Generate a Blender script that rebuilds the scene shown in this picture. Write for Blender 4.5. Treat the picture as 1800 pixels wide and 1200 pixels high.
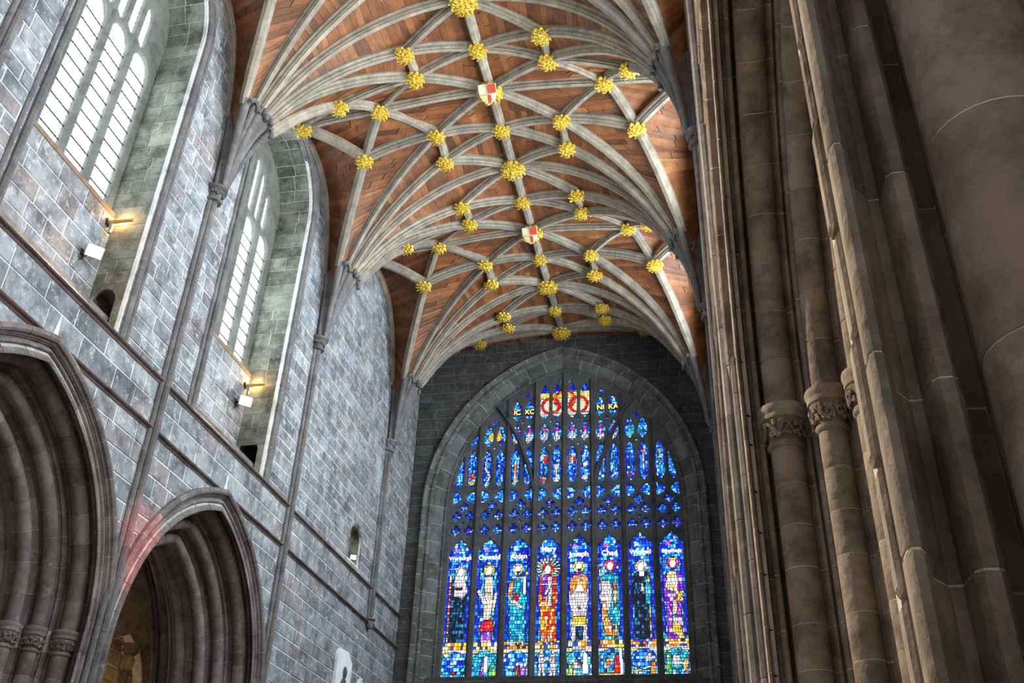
import bpy, bmesh, math, random
import numpy as np
from mathutils import Vector, Matrix

for o in list(bpy.data.objects): bpy.data.objects.remove(o)
SC = bpy.context.scene
COL = SC.collection
PI = math.pi
RN = random.Random(7)

# ------------------------------------------------------------------ camera
FPX = 1700.1
PITCH, YAW, ROLL = 0.5633, -0.2249, 0.0416
CAM = Vector((0, 0, 1.6))
_F = Vector((math.sin(YAW)*math.cos(PITCH), math.cos(YAW)*math.cos(PITCH), math.sin(PITCH)))
_R = Vector((math.cos(YAW), -math.sin(YAW), 0)); _U = _R.cross(_F)
_R, _U = _R*math.cos(ROLL)+_U*math.sin(ROLL), _U*math.cos(ROLL)-_R*math.sin(ROLL)
cam = bpy.data.objects.new('camera', bpy.data.cameras.new('camera')); COL.objects.link(cam)
cam.matrix_world = Matrix(((_R.x, _U.x, -_F.x, CAM.x), (_R.y, _U.y, -_F.y, CAM.y), (_R.z, _U.z, -_F.z, CAM.z), (0, 0, 0, 1)))
cam.data.sensor_width = 36; cam.data.lens = FPX/1800*36; cam.data.clip_end = 300; cam.data.clip_start = 0.05
SC.camera = cam

def project(p):
    v = Vector(p)-CAM; d = v.dot(_F)
    if d < 0.1: return None
    return (900+FPX*v.dot(_R)/d, 600-FPX*v.dot(_U)/d, d)
def in_view(p, m=60):
    q = project(p)
    return q is not None and -m < q[0] < 1800+m and -m < q[1] < 1200+m

# ------------------------------------------------------------------ world, exposure
SC.view_settings.view_transform = 'Standard'; SC.view_settings.look = 'None'
SC.view_settings.gamma = 1.0; SC.view_settings.use_curve_mapping = False
SC.view_settings.exposure = 0.45
W = bpy.data.worlds.new('sky'); SC.world = W; W.use_nodes = True
W.node_tree.nodes['Background'].inputs[0].default_value = (1.0, 0.95, 0.88, 1)
W.node_tree.nodes['Background'].inputs[1].default_value = 0.38
GLASS_S = 6.5       # clear clerestory glass of the left wall, backlit by the sky
GLASS_N = 42.0      # clear clerestory glass of the right wall, glow raised to light the left wall
STAIN_L = 1.5       # stained glass, backlit by the sky

def lamp(name, kind, loc, power, color, parent=None, aim=None, size=0.1, spot=None, blend=0.5):
    d = bpy.data.lights.new(name, kind); d.energy = power; d.color = color
    if kind in ('POINT', 'SPOT'): d.shadow_soft_size = size
    if kind == 'SPOT': d.spot_size = spot; d.spot_blend = blend
    o = bpy.data.objects.new(name, d); COL.objects.link(o)
    base = parent.location if parent else Vector((0, 0, 0))
    o.location = Vector(loc)-base
    if aim is not None:
        o.rotation_euler = (Vector(aim)-Vector(loc)).to_track_quat('-Z', 'Y').to_euler()
    o.parent = parent
    return o

# ------------------------------------------------------------------ measures of the nave (metres)
XS, XN = -10.6, 0.38                 # faces of the south and north walls
XC = 0.5*(XS+XN)                     # about the middle
XR = -5.06                           # ridge line
YSH = [2.2, 8.63, 15.06, 21.5, 28.05]        # vaulting shafts
YMID = [5.65, 11.97, 18.15, 24.33, 30.4]      # vault bay middles
YBND = [2.45, 8.85, 15.12, 21.25, 27.4]       # ridge over the shafts
YW = 30.94                           # west wall face
ZS1, ZS2 = 11.02, 9.98               # two string courses
ZCAP = 5.95                          # arcade springing
AR, AC, AA = 4.26, 0.96, 3.3         # arcade arch: hood radius, centre offset, half span
SIDES = {'south': (XS, -1), 'north': (XN, 1)}

# ------------------------------------------------------------------ materials
def new_mat(name):
    m = bpy.data.materials.new(name); m.use_nodes = True
    nt = m.node_tree
    return m, nt, nt.nodes, nt.links, nt.nodes['Principled BSDF']
def N(ns, t, **k):
    n = ns.new(t)
    for a, v in k.items(): setattr(n, a, v)
    return n
def ramp(ns, pts):
    r = ns.new('ShaderNodeValToRGB'); e = r.color_ramp.elements
    while len(e) < len(pts): e.new(0.5)
    for i, (p, c) in enumerate(pts): e[i].position = p; e[i].color = (*c, 1) if len(c) == 3 else c
    return r
def stone_mat(name, tones, stain=(0.55, 0.55, 0.57), bump=0.35, scale=2.2, rough=0.9, pale=0.0):
    """tones: colours picked by the per-piece 'tint'; stain multiplies in cloudy patches; pale = chalky bloom."""
    m, nt, ns, lk, bs = new_mat(name)
    at = N(ns, 'ShaderNodeAttribute', attribute_name='tint')
    oi = N(ns, 'ShaderNodeObjectInfo')
    ad = N(ns, 'ShaderNodeMath', operation='ADD'); lk.new(at.outputs['Fac'], ad.inputs[0]); lk.new(oi.outputs['Random'], ad.inputs[1])
    fr = N(ns, 'ShaderNodeMath', operation='FRACT'); lk.new(ad.outputs[0], fr.inputs[0])
    n = len(tones); rp = ramp(ns, [((i+0.0)/(n-1), t) for i, t in enumerate(tones)]); lk.new(fr.outputs[0], rp.inputs[0])
    geo = N(ns, 'ShaderNodeNewGeometry')
    nz = N(ns, 'ShaderNodeTexNoise'); nz.inputs['Scale'].default_value = scale; nz.inputs['Detail'].default_value = 8; nz.inputs['Roughness'].default_value = 0.68
    lk.new(geo.outputs['Position'], nz.inputs['Vector'])
    r2 = ramp(ns, [(0.36, stain), (0.58, (1, 1, 1))]); lk.new(nz.outputs['Fac'], r2.inputs[0])
    mx = N(ns, 'ShaderNodeMix', data_type='RGBA', blend_type='MULTIPLY'); mx.inputs[0].default_value = 1
    lk.new(rp.outputs[0], mx.inputs[6]); lk.new(r2.outputs[0], mx.inputs[7])
    out = mx.outputs[2]
    if pale > 0:
        n3 = N(ns, 'ShaderNodeTexNoise'); n3.inputs['Scale'].default_value = 5.5; n3.inputs['Detail'].default_value = 10; n3.inputs['Roughness'].default_value = 0.75
        lk.new(geo.outputs['Position'], n3.inputs['Vector'])
        r3 = ramp(ns, [(0.53, (0, 0, 0)), (0.72, (pale,)*3)]); lk.new(n3.outputs['Fac'], r3.inputs[0])
        m3 = N(ns, 'ShaderNodeMix', data_type='RGBA'); lk.new(r3.outputs[0], m3.inputs[0]); lk.new(out, m3.inputs[6]); m3.inputs[7].default_value = (0.62, 0.64, 0.66, 1)
        out = m3.outputs[2]
    lk.new(out, bs.inputs['Base Color'])
    bs.inputs['Roughness'].default_value = rough
    n4 = N(ns, 'ShaderNodeTexNoise'); n4.inputs['Scale'].default_value = 14; n4.inputs['Detail'].default_value = 8
    lk.new(geo.outputs['Position'], n4.inputs['Vector'])
    bp = N(ns, 'ShaderNodeBump'); bp.inputs['Strength'].default_value = bump; bp.inputs['Distance'].default_value = 0.03
    lk.new(n4.outputs['Fac'], bp.inputs['Height']); lk.new(bp.outputs[0], bs.inputs['Normal'])
    return m
def plain_mat(name, c, rough=0.7, metal=0.0, emit=None, es=0):
    m, nt, ns, lk, bs = new_mat(name)
    bs.inputs['Base Color'].default_value = (*c, 1); bs.inputs['Roughness'].default_value = rough; bs.inputs['Metallic'].default_value = metal
    if emit: bs.inputs['Emission Color'].default_value = (*emit, 1); bs.inputs['Emission Strength'].default_value = es
    return m
def wood_mat(name, tones, rough=0.6, gscale=(1, 1, 1), bump=0.2):
    m, nt, ns, lk, bs = new_mat(name)
    at = N(ns, 'ShaderNodeAttribute', attribute_name='tint'); oi = N(ns, 'ShaderNodeObjectInfo')
    ad = N(ns, 'ShaderNodeMath', operation='ADD'); lk.new(at.outputs['Fac'], ad.inputs[0]); lk.new(oi.outputs['Random'], ad.inputs[1])
    fr = N(ns, 'ShaderNodeMath', operation='FRACT'); lk.new(ad.outputs[0], fr.inputs[0])
    n = len(tones); rp = ramp(ns, [(i/(n-1), t) for i, t in enumerate(tones)]); lk.new(fr.outputs[0], rp.inputs[0])
    geo = N(ns, 'ShaderNodeNewGeometry')
    mp = N(ns, 'ShaderNodeMapping'); mp.inputs['Scale'].default_value = gscale; lk.new(geo.outputs['Position'], mp.inputs[0])
    nz = N(ns, 'ShaderNodeTexNoise'); nz.inputs['Scale'].default_value = 3; nz.inputs['Detail'].default_value = 9; nz.inputs['Roughness'].default_value = 0.7
    lk.new(mp.outputs[0], nz.inputs['Vector'])
    r2 = ramp(ns, [(0.3, (0.45, 0.42, 0.4)), (0.65, (1.15, 1.1, 1.05))]); lk.new(nz.outputs['Fac'], r2.inputs[0])
    mx = N(ns, 'ShaderNodeMix', data_type='RGBA', blend_type='MULTIPLY'); mx.inputs[0].default_value = 1
    lk.new(rp.outputs[0], mx.inputs[6]); lk.new(r2.outputs[0], mx.inputs[7]); lk.new(mx.outputs[2], bs.inputs['Base Color'])
    bs.inputs['Roughness'].default_value = rough
    bp = N(ns, 'ShaderNodeBump'); bp.inputs['Strength'].default_value = bump; bp.inputs['Distance'].default_value = 0.02
    lk.new(nz.outputs['Fac'], bp.inputs['Height']); lk.new(bp.outputs[0], bs.inputs['Normal'])
    return m

M = {}
M['south'] = stone_mat('ashlar_blue_grey', [(0.26, 0.272, 0.305), (0.17, 0.176, 0.20), (0.31, 0.325, 0.36), (0.215, 0.205, 0.225), (0.25, 0.215, 0.222), (0.30, 0.315, 0.35), (0.14, 0.142, 0.16)], stain=(0.36, 0.37, 0.39), pale=0.9)
M['mortar'] = stone_mat('lime_mortar', [(0.72, 0.74, 0.76), (0.62, 0.64, 0.67)], bump=0.2)
M['north'] = stone_mat('sandstone_brown', [(0.24, 0.20, 0.165), (0.18, 0.147, 0.125), (0.27, 0.225, 0.185), (0.20, 0.155, 0.135), (0.25, 0.205, 0.17)], stain=(0.42, 0.39, 0.37), bump=0.55, scale=3, pale=0.16)
M['mortar_a'] = stone_mat('mortar_arch', [(0.46, 0.45, 0.45), (0.38, 0.37, 0.37)], bump=0.2)
M['mortar_n'] = stone_mat('mortar_buff', [(0.58, 0.53, 0.46), (0.50, 0.46, 0.40)], bump=0.2)
M['arch'] = stone_mat('arch_sandstone', [(0.17, 0.142, 0.14), (0.125, 0.104, 0.105), (0.21, 0.185, 0.183), (0.15, 0.122, 0.12)], stain=(0.5, 0.48, 0.48), pale=0.25)
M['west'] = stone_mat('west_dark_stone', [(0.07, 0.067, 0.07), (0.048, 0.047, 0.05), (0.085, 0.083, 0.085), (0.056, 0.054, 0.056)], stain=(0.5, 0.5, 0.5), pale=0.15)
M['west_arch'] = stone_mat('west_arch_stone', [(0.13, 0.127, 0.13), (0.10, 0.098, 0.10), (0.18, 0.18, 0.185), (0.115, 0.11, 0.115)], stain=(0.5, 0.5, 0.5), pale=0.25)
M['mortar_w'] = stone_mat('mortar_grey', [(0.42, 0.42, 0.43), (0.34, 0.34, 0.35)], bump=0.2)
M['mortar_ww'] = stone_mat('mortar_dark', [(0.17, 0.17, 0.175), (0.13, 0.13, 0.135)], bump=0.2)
M['string'] = stone_mat('string_red_stone', [(0.17, 0.115, 0.10), (0.14, 0.105, 0.10), (0.20, 0.15, 0.135)], bump=0.3)
M['shaft'] = stone_mat('shaft_stone', [(0.13, 0.118, 0.122), (0.17, 0.158, 0.162), (0.105, 0.097, 0.10)], pale=0.2)
M['reveal'] = stone_mat('reveal_stone', [(0.26, 0.27, 0.235), (0.18, 0.19, 0.165), (0.33, 0.34, 0.29), (0.13, 0.135, 0.115), (0.23, 0.225, 0.18)], stain=(0.30, 0.29, 0.25), pale=0.4)  # greenish tones carry the tint of the window light
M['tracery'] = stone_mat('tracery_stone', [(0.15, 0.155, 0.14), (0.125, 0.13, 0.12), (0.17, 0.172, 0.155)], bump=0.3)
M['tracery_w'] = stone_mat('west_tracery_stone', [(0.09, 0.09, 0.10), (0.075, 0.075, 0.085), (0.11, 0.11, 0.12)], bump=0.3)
M['aisle'] = stone_mat('aisle_stone', [(0.36, 0.28, 0.19), (0.29, 0.22, 0.15), (0.40, 0.32, 0.22), (0.25, 0.18, 0.13)])
M['floor'] = stone_mat('floor_flags', [(0.30, 0.28, 0.26), (0.24, 0.225, 0.21), (0.34, 0.32, 0.29)], rough=0.5)
M['plank'] = wood_mat('vault_boards', [(0.22, 0.074, 0.022), (0.12, 0.040, 0.014), (0.29, 0.103, 0.033), (0.17, 0.056, 0.018), (0.34, 0.14, 0.050), (0.085, 0.030, 0.013)], gscale=(1, 1, 1))
M['backing'] = plain_mat('vault_backing_dark', (0.03, 0.018, 0.012), 0.9)
M['rib'] = wood_mat('rib_weathered_oak', [(0.30, 0.27, 0.235), (0.24, 0.215, 0.19), (0.34, 0.305, 0.26), (0.27, 0.235, 0.20)], rough=0.7)
M['gold'] = plain_mat('gilding', (0.95, 0.68, 0.12), 0.35, 0.35)
def _gold():
    m = M['gold']; nt = m.node_tree; ns, lk = nt.nodes, nt.links; bs = ns['Principled BSDF']
    nz = N(ns, 'ShaderNodeTexNoise'); nz.inputs['Scale'].default_value = 16; nz.inputs['Detail'].default_value = 4
    r = ramp(ns, [(0.38, (0.30, 0.17, 0.012)), (0.58, (1.0, 0.72, 0.11))]); lk.new(nz.outputs['Fac'], r.inputs[0]); lk.new(r.outputs[0], bs.inputs['Base Color'])  # dark gold noise stands in for shade in the leaf crevices
_gold()
M['shield_white'] = plain_mat('shield_white', (0.75, 0.68, 0.55), 0.5)
M['shield_red'] = plain_mat('shield_red', (0.62, 0.06, 0.03), 0.5)
M['shield_blue'] = plain_mat('shield_gold_field', (0.70, 0.55, 0.25), 0.5)
M['iron'] = plain_mat('iron_bar', (0.03, 0.035, 0.04), 0.6, 0.3)
M['housing'] = plain_mat('floodlight_housing', (0.32, 0.34, 0.36), 0.45, 0.4)
M['lens'] = plain_mat('lamp_lens', (1, 0.9, 0.7), 0.3, 0, (1.0, 0.78, 0.42), 60)
M['sillwood'] = wood_mat('sill_timber', [(0.20, 0.125, 0.08), (0.16, 0.10, 0.065), (0.24, 0.16, 0.10)])
M['brass'] = plain_mat('brass_bar', (0.85, 0.50, 0.16), 0.3, 0.8)
M['marble'] = stone_mat('white_marble', [(0.86, 0.90, 0.92), (0.82, 0.86, 0.89)], stain=(0.85, 0.85, 0.86), bump=0.1, rough=0.4)
M['bronze'] = plain_mat('dark_relief', (0.09, 0.09, 0.095), 0.5, 0.3)

def clear_glass(name, GL):
    m, nt, ns, lk, bs = new_mat(name)
    geo = N(ns, 'ShaderNodeNewGeometry'); sp = N(ns, 'ShaderNodeSeparateXYZ'); lk.new(geo.outputs['Position'], sp.inputs[0])
    def diag(sg):
        a = N(ns, 'ShaderNodeMath', operation='MULTIPLY'); a.inputs[1].default_value = 0.62*sg; lk.new(sp.outputs['Z'], a.inputs[0])
        b = N(ns, 'ShaderNodeMath', operation='ADD'); lk.new(sp.outputs['Y'], b.inputs[0]); lk.new(a.outputs[0], b.inputs[1])
        c = N(ns, 'ShaderNodeMath', operation='DIVIDE'); c.inputs[1].default_value = 0.105; lk.new(b.outputs[0], c.inputs[0])
        d = N(ns, 'ShaderNodeMath', operation='FRACT'); lk.new(c.outputs[0], d.inputs[0])
        e = N(ns, 'ShaderNodeMath', operation='LESS_THAN'); e.inputs[1].default_value = 0.17; lk.new(d.outputs[0], e.inputs[0])
        return e
    d1, d2 = diag(1), diag(-1)
    mxx = N(ns, 'ShaderNodeMath', operation='MAXIMUM'); lk.new(d1.outputs[0], mxx.inputs[0]); lk.new(d2.outputs[0], mxx.inputs[1])
    vo = N(ns, 'ShaderNodeTexVoronoi'); vo.inputs['Scale'].default_value = 9; lk.new(geo.outputs['Position'], vo.inputs['Vector'])
    rp = ramp(ns, [(0, (0.62, 0.86, 0.97)), (0.5, (0.95, 1.0, 1.0)), (1, (0.75, 0.95, 0.96))]); lk.new(vo.outputs['Color'], rp.inputs[0])
    mx = N(ns, 'ShaderNodeMix', data_type='RGBA'); lk.new(mxx.outputs[0], mx.inputs[0]); lk.new(rp.outputs[0], mx.inputs[6]); mx.inputs[7].default_value = (0.03, 0.06, 0.07, 1)
    bs.inputs['Base Color'].default_value = (0.1, 0.12, 0.12, 1); bs.inputs['Roughness'].default_value = 0.2
    lk.new(mx.outputs[2], bs.inputs['Emission Color']); bs.inputs['Emission Strength'].default_value = GL
    return m
M['glass_south'] = clear_glass('leaded_clear_glass', GLASS_S)
M['glass_north'] = clear_glass('leaded_boosted_glass', GLASS_N)
def stained():
    m, nt, ns, lk, bs = new_mat('stained_glass')
    at = N(ns, 'ShaderNodeAttribute', attribute_name='glass')
    bs.inputs['Base Color'].default_value = (0.01, 0.01, 0.015, 1); bs.inputs['Roughness'].default_value = 0.25
    lk.new(at.outputs['Color'], bs.inputs['Emission Color']); bs.inputs['Emission Strength'].default_value = STAIN_L
    try: m.cycles.emission_sampling = 'NONE'
    except Exception: pass
    return m
M['stain'] = stained()

# ------------------------------------------------------------------ mesh helpers
class MB:
    def __init__(s): s.v = []; s.f = []; s.t = []
    def add(s, vs, fs, tint=0.0):
        b = len(s.v); s.v += [tuple(p) for p in vs]; s.f += [tuple(i+b for i in f) for f in fs]; s.t += [tint]*len(fs)
    def mesh(s, name, mat, off=(0, 0, 0), smooth=False):
        me = bpy.data.meshes.new(name)
        ox, oy, oz = off
        me.from_pydata([(x-ox, y-oy, z-oz) for x, y, z in s.v], [], s.f)
        a = me.attributes.new('tint', 'FLOAT', 'FACE'); a.data.foreach_set('value', np.array(s.t, dtype=np.float32))
        me.materials.append(M[mat] if isinstance(mat, str) else mat)
        if smooth: me.shade_smooth(); me.set_sharp_from_angle(angle=math.radians(38))
        return me
    def build(s, name, mat, parent=None, smooth=False, kind=None, label=None):
        vs = np.array(s.v); c = (vs.min(0)+vs.max(0))/2
        me = s.mesh(name, mat, c, smooth)
        return place(name, me, c, parent, kind=kind, label=label)
def place(name, me, loc, parent=None, rot=None, kind=None, label=None):
    o = bpy.data.objects.new(name, me); COL.objects.link(o)
    b = wloc(parent)
    o.location = Vector(loc)-b
    if rot: o.rotation_euler = rot
    o.parent = parent
    if kind: o['kind'] = kind
    if label: o['label'] = label
    return o
def wloc(o):
    b = Vector((0, 0, 0))
    while o is not None: b = b+o.location; o = o.parent
    return b
def thing(name, loc, label, cat, group=None):
    o = bpy.data.objects.new(name, None); COL.objects.link(o); o.location = loc; o.empty_display_size = 0.2
    o['label'] = label; o['category'] = cat
    if group: o['group'] = group
    return o
def structure(name, mb, mat, label=None, smooth=False):
    o = mb.build(name, mat, None, smooth, kind='structure')
    if label: o['label'] = label
    return o
def boxf(mb, x0, x1, y0, y1, z0, z1, t=0.0):
    v = [(x0, y0, z0), (x1, y0, z0), (x1, y1, z0), (x0, y1, z0), (x0, y0, z1), (x1, y0, z1), (x1, y1, z1), (x0, y1, z1)]
    mb.add(v, [(0, 3, 2, 1), (4, 5, 6, 7), (0, 1, 5, 4), (1, 2, 6, 5), (2, 3, 7, 6), (3, 0, 4, 7)], t)
def loft(mb, rows, closed=True, caps=True, t=0.0):
    n = len(rows[0]); vs = [p for r in rows for p in r]; fs = []
    for i in range(len(rows)-1):
        for j in range(n if closed else n-1):
            k = (j+1) % n
            fs.append((i*n+j, i*n+k, (i+1)*n+k, (i+1)*n+j))
    if caps and closed:
        fs.append(tuple(range(n-1, -1, -1))); fs.append(tuple((len(rows)-1)*n+j for j in range(n)))
    mb.add(vs, fs, t)
def lathe(mb, c, prof, n=16, t=0.0, axis='z', sx=1):
    rows = []
    for r, h in prof:
        rows.append([(c[0]+r*math.cos(2*PI*j/n), c[1]+r*math.sin(2*PI*j/n), c[2]+h) for j in range(n)])
    loft(mb, rows, True, True, t)
def tube(mb, pts, r, n=8, t=0.0, closed=False):
    rows = []; pts = [Vector(p) for p in pts]
    for i, p in enumerate(pts):
        a = pts[i-1] if i > 0 else pts[0]; b = pts[i+1] if i < len(pts)-1 else pts[-1]
        T = (b-a).normalized(); s = T.cross(Vector((0.31, 0.17, 0.93))).normalized(); u = s.cross(T)
        rr = r[i] if isinstance(r, (list, tuple)) else r
        rows.append([tuple(p+s*rr*math.cos(2*PI*j/n)+u*rr*math.sin(2*PI*j/n)) for j in range(n)])
    loft(mb, rows, True, True, t)
def blob(mb, c, r, seed=0, seg=6, rings=4, t=0.0):
    rows = []; c = Vector(c); rx, ry, rz = r
    for i in range(rings+1):
        th = PI*i/rings; s = max(math.sin(th), 0.05)
        rows.append([(c.x+rx*s*math.cos(2*PI*j/seg), c.y+ry*s*math.sin(2*PI*j/seg), c.z-rz*math.cos(th)) for j in range(seg)])
    loft(mb, rows, True, True, t)
def block(mb, P, q, prd, t, gap=0.012, ch=0.012, back=-0.06):
    """q: four (u,v) corners anticlockwise, P maps (u,v,w) to the world, w is proud of the wall."""
    cu = sum(a for a, b in q)/4; cv = sum(b for a, b in q)/4
    def ins(d):
        r = []
        for a, b in q:
            r.append((a+(d if a < cu else -d), b+(d if b < cv else -d)))
        return r
    o = ins(gap); i = ins(gap+ch)
    vs = [P(a, b, back) for a, b in o]+[P(a, b, prd-ch*0.8) for a, b in o]+[P(a, b, prd) for a, b in i]
    fs = [(8, 9, 10, 11)]
    for j in range(4):
        k = (j+1) % 4
        fs.append((j, k, 4+k, 4+j)); fs.append((4+j, 4+k, 8+k, 8+j))
    mb.add(vs, fs, t)
def masonry(name, parent, mat, P, u0, u1, zs, openings, rng, lmin=0.45, lmax=1.05, limit=300, cut=None):
    """coursed ashlar; zs the bed joints; openings give (u0,u1) at a height or None; the largest in view are single objects."""
    blocks = []
    for za, zb in zip(zs[:-1], zs[1:]):
        gaps = []
        for op in openings:
            a, b = op(za+0.001), op(zb-0.001)
            if a is None and b is None: continue
            if a is None: a = b
            if b is None: m = (a[0]+a[1])/2; b = (m, m)
            gaps.append((a, b))
        gaps.sort(key=lambda g: g[0][0])
        segs = []; la = lb = u0
        for a, b in gaps:
            segs.append(((la, lb), (a[0], b[0]))); la, lb = a[1], b[1]
        segs.append(((la, lb), (u1, u1)))
        for (xa, xb), (ya, yb) in segs:
            L = (ya+yb-xa-xb)/2
            if L < 0.06 or ya < xa or yb < xb: continue
            h = zb-za
            cuts = [0.0]
            while True:
                w = rng.uniform(lmin, lmax)*(0.75+0.6*h)
                if cuts[-1]+w > L-0.25: break
                cuts.append(cuts[-1]+w)
            cuts.append(L)
            for i in range(len(cuts)-1):
                f0, f1 = cuts[i]/L, cuts[i+1]/L
                def at(f, top):
                    if f == 0: return xb if top else xa
                    if f == 1: return yb if top else ya
                    return (xa+xb)/2+f*L
                q = [(at(f0, 0), za), (at(f1, 0), za), (at(f1, 1), zb), (at(f0, 1), zb)]
                if q[1][0]-q[0][0] < 0.05 and q[2][0]-q[3][0] < 0.05: continue
                if q[1][0] < q[0][0]+0.03: q[1] = (q[0][0]+0.03, za)
                if q[2][0] < q[3][0]+0.03: q[2] = (q[3][0]+0.03, zb)
                blocks.append((q, rng.uniform(0, 0.012), rng.random()))
    sc = []
    for q, prd, t in blocks:
        c = P(sum(a for a, b in q)/4, sum(b for a, b in q)/4, 0); a = 0
        pr = [project(P(a_, b_, 0)) for a_, b_ in q]
        if all(pr) and in_view(c, 20):
            a = abs(sum(pr[i][0]*pr[(i+1) % 4][1]-pr[(i+1) % 4][0]*pr[i][1] for i in range(4)))/2
        sc.append(a)
    order = sorted(range(len(blocks)), key=lambda i: -sc[i])
    single = set(i for i in order[:limit] if sc[i] > 60)
    rest = MB()
    for i, (q, prd, t) in enumerate(blocks):
        if i in single:
            mb = MB(); block(mb, P, q, prd, t); mb.build('stone_block', mat, parent)
        else: block(rest, P, q, prd, t)
    if rest.v: rest.build('stone_blocks', mat, parent, kind='stuff')
def beds(rng, marks, hmin, hmax):
    out = [marks[0]]
    for a, b in zip(marks[:-1], marks[1:]):
        n = max(1, round((b-a)/rng.uniform(hmin, hmax))); w = [rng.uniform(0.8, 1.2) for _ in range(n)]; s = sum(w); z = a
        for x in w: z += (b-a)*x/s; out.append(z)
        out[-1] = b
    return out
def plate(name, outer, holes, Pm, th, bev, mat, parent, res=1, kind=None, label=None):
    """flat stone cut through with holes; Pm maps (u,v,w)."""
    cu = bpy.data.curves.new(name, 'CURVE'); cu.dimensions = '2D'; cu.fill_mode = 'BOTH'
    cu.extrude = max(th/2-bev, 0.001); cu.bevel_depth = bev; cu.bevel_resolution = res; cu.offset = -bev
    for poly in [outer]+holes:
        s = cu.splines.new('POLY'); s.points.add(len(poly)-1); s.use_cyclic_u = True
        for p, (a, b) in zip(s.points, poly): p.co = (a, b, 0, 1)
    ob = bpy.data.objects.new('tmp', cu); COL.objects.link(ob)
    dg = bpy.context.evaluated_depsgraph_get(); me = bpy.data.meshes.new_from_object(ob.evaluated_get(dg))
    bpy.data.objects.remove(ob)
    vs = np.array([Pm(v.co.x, v.co.y, v.co.z) for v in me.vertices]); c = (vs.min(0)+vs.max(0))/2
    for v, p in zip(me.vertices, vs): v.co = p-c
    me.materials.clear(); me.materials.append(M[mat]); me.name = name; me.update()
    return place(name, me, c, parent, kind=kind, label=label)

# ================================================================== ROOM SHELL
def clere_span(yc):
    def f(z):
        if z < ZS1 or z > 20.95: return None
        if z < 19.1: return (yc-1.76, yc+1.76)
        w = 1.76*math.sqrt(max(0, 1-((z-19.1)/1.86)**2)); return (yc-w, yc+w)
    return f
def arch_half(z, d=0.10):
    r = AR-d; k = z-ZCAP
    if k <= 0: return AA-d
    s = r*r-k*k
    if s <= AC*AC: return 0
    return math.sqrt(s)-AC
def arch_span(yc):
    def f(z):
        w = arch_half(z)
        return (yc-w, yc+w) if w > 0.02 else None
    return f
CLERE = {'south': [5.2, 11.55, 18.08], 'north': [5.2, 11.55, 18.08, 24.6]}  # first south and last north windows are added for their light
ARCH = {'south': [5.415, 11.845, 18.28], 'north': [5.415, 11.845, 18.28]}
def niche_span(z):
    if z < 11.25 or z > 12.45: return None
    w = 0.52 if z < 12.05 else 0.52*math.sqrt(max(0, 1-((z-12.05)/0.4)**2))
    return (26.3-w, 26.3+w)

fl = MB(); boxf(fl, -17, 7, 0.0, 31.5, -0.1, 0); FLOOR = structure('floor', fl, 'floor')
rng = random.Random(3)
WALL = {}
for side in ('south', 'north'):
    xf, sx = SIDES[side]
    P = lambda u, v, w, xf=xf, sx=sx: (xf-sx*w, u, v)
    # backing of mortar, cut by arches and windows
    ops = [clere_span(y) for y in CLERE[side]]
    holes = []
    for yc in CLERE[side]:
        h = [(yc-1.74, ZS1+0.02)]+[(yc-1.74, 19.1)]+[(yc-1.74*math.cos(a), 19.1+1.84*math.sin(a)) for a in np.linspace(0.1, PI-0.1, 18)]+[(yc+1.74, 19.1), (yc+1.74, ZS1+0.02)]
        holes.append(h)
    y0w = 1.0 if side == 'south' else 2.12
    top = [(y0w, -0.02), (y0w, 21.9), (31.2, 21.9), (31.2, -0.02)]
    for yc in reversed(ARCH[side]):
        if side == 'north' and yc < 6: top[0] = (y0w, 6.2)
        pr = []
        for z in np.linspace(-0.02, 10.0, 40):
            w = arch_half(z, 0.14)
            if w > 0.03: pr.append((w, z))
        pr = [(pr[0][0], -0.02)]+pr[1:]
        top += [(yc+w, z) for w, z in pr]+[(yc, 9.99)]+[(yc-w, z) for w, z in reversed(pr)]
    nh = [(26.3-0.50, 11.28), (26.3+0.50, 11.28), (26.3+0.50, 12.05)]+[(26.3+0.50*math.cos(a), 12.05+0.38*math.sin(a)) for a in np.linspace(0.15, PI-0.15, 9)]+[(26.3-0.50, 12.05)]
    if side == 'south': holes.append(nh)
    WALL[side] = plate('wall_'+side, top, holes, lambda u, v, w, xf=xf, sx=sx: (xf+sx*(0.008+0.04-w), u, v), 0.08, 0.0, 'mortar' if side == 'south' else 'mortar_n', None, kind='structure')
    WALL[side]['label'] = 'pale blue-grey ashlar wall on the left' if side == 'south' else 'dark brown stone arcade wall on the right'
    openings = ops+[arch_span(y) for y in ARCH[side]]+([niche_span] if side == 'south' else [])
    zz = beds(rng, [0, 2, 4, 6, 8, ZS2], 0.32, 0.4)+beds(rng, [ZS2, ZS1], 0.5, 0.55)[1:]+beds(rng, [ZS1, 11.25, 12.45], 0.3, 0.4)[1:]+beds(rng, [12.45, 16, 19.1, 20.95, 21.8], 0.28, 0.42)[1:]
    masonry('wall', WALL[side], 'south' if side == 'south' else 'north', P, y0w, YW+0.02, zz, openings, rng, limit=300 if side == 'south' else 60)

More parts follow.
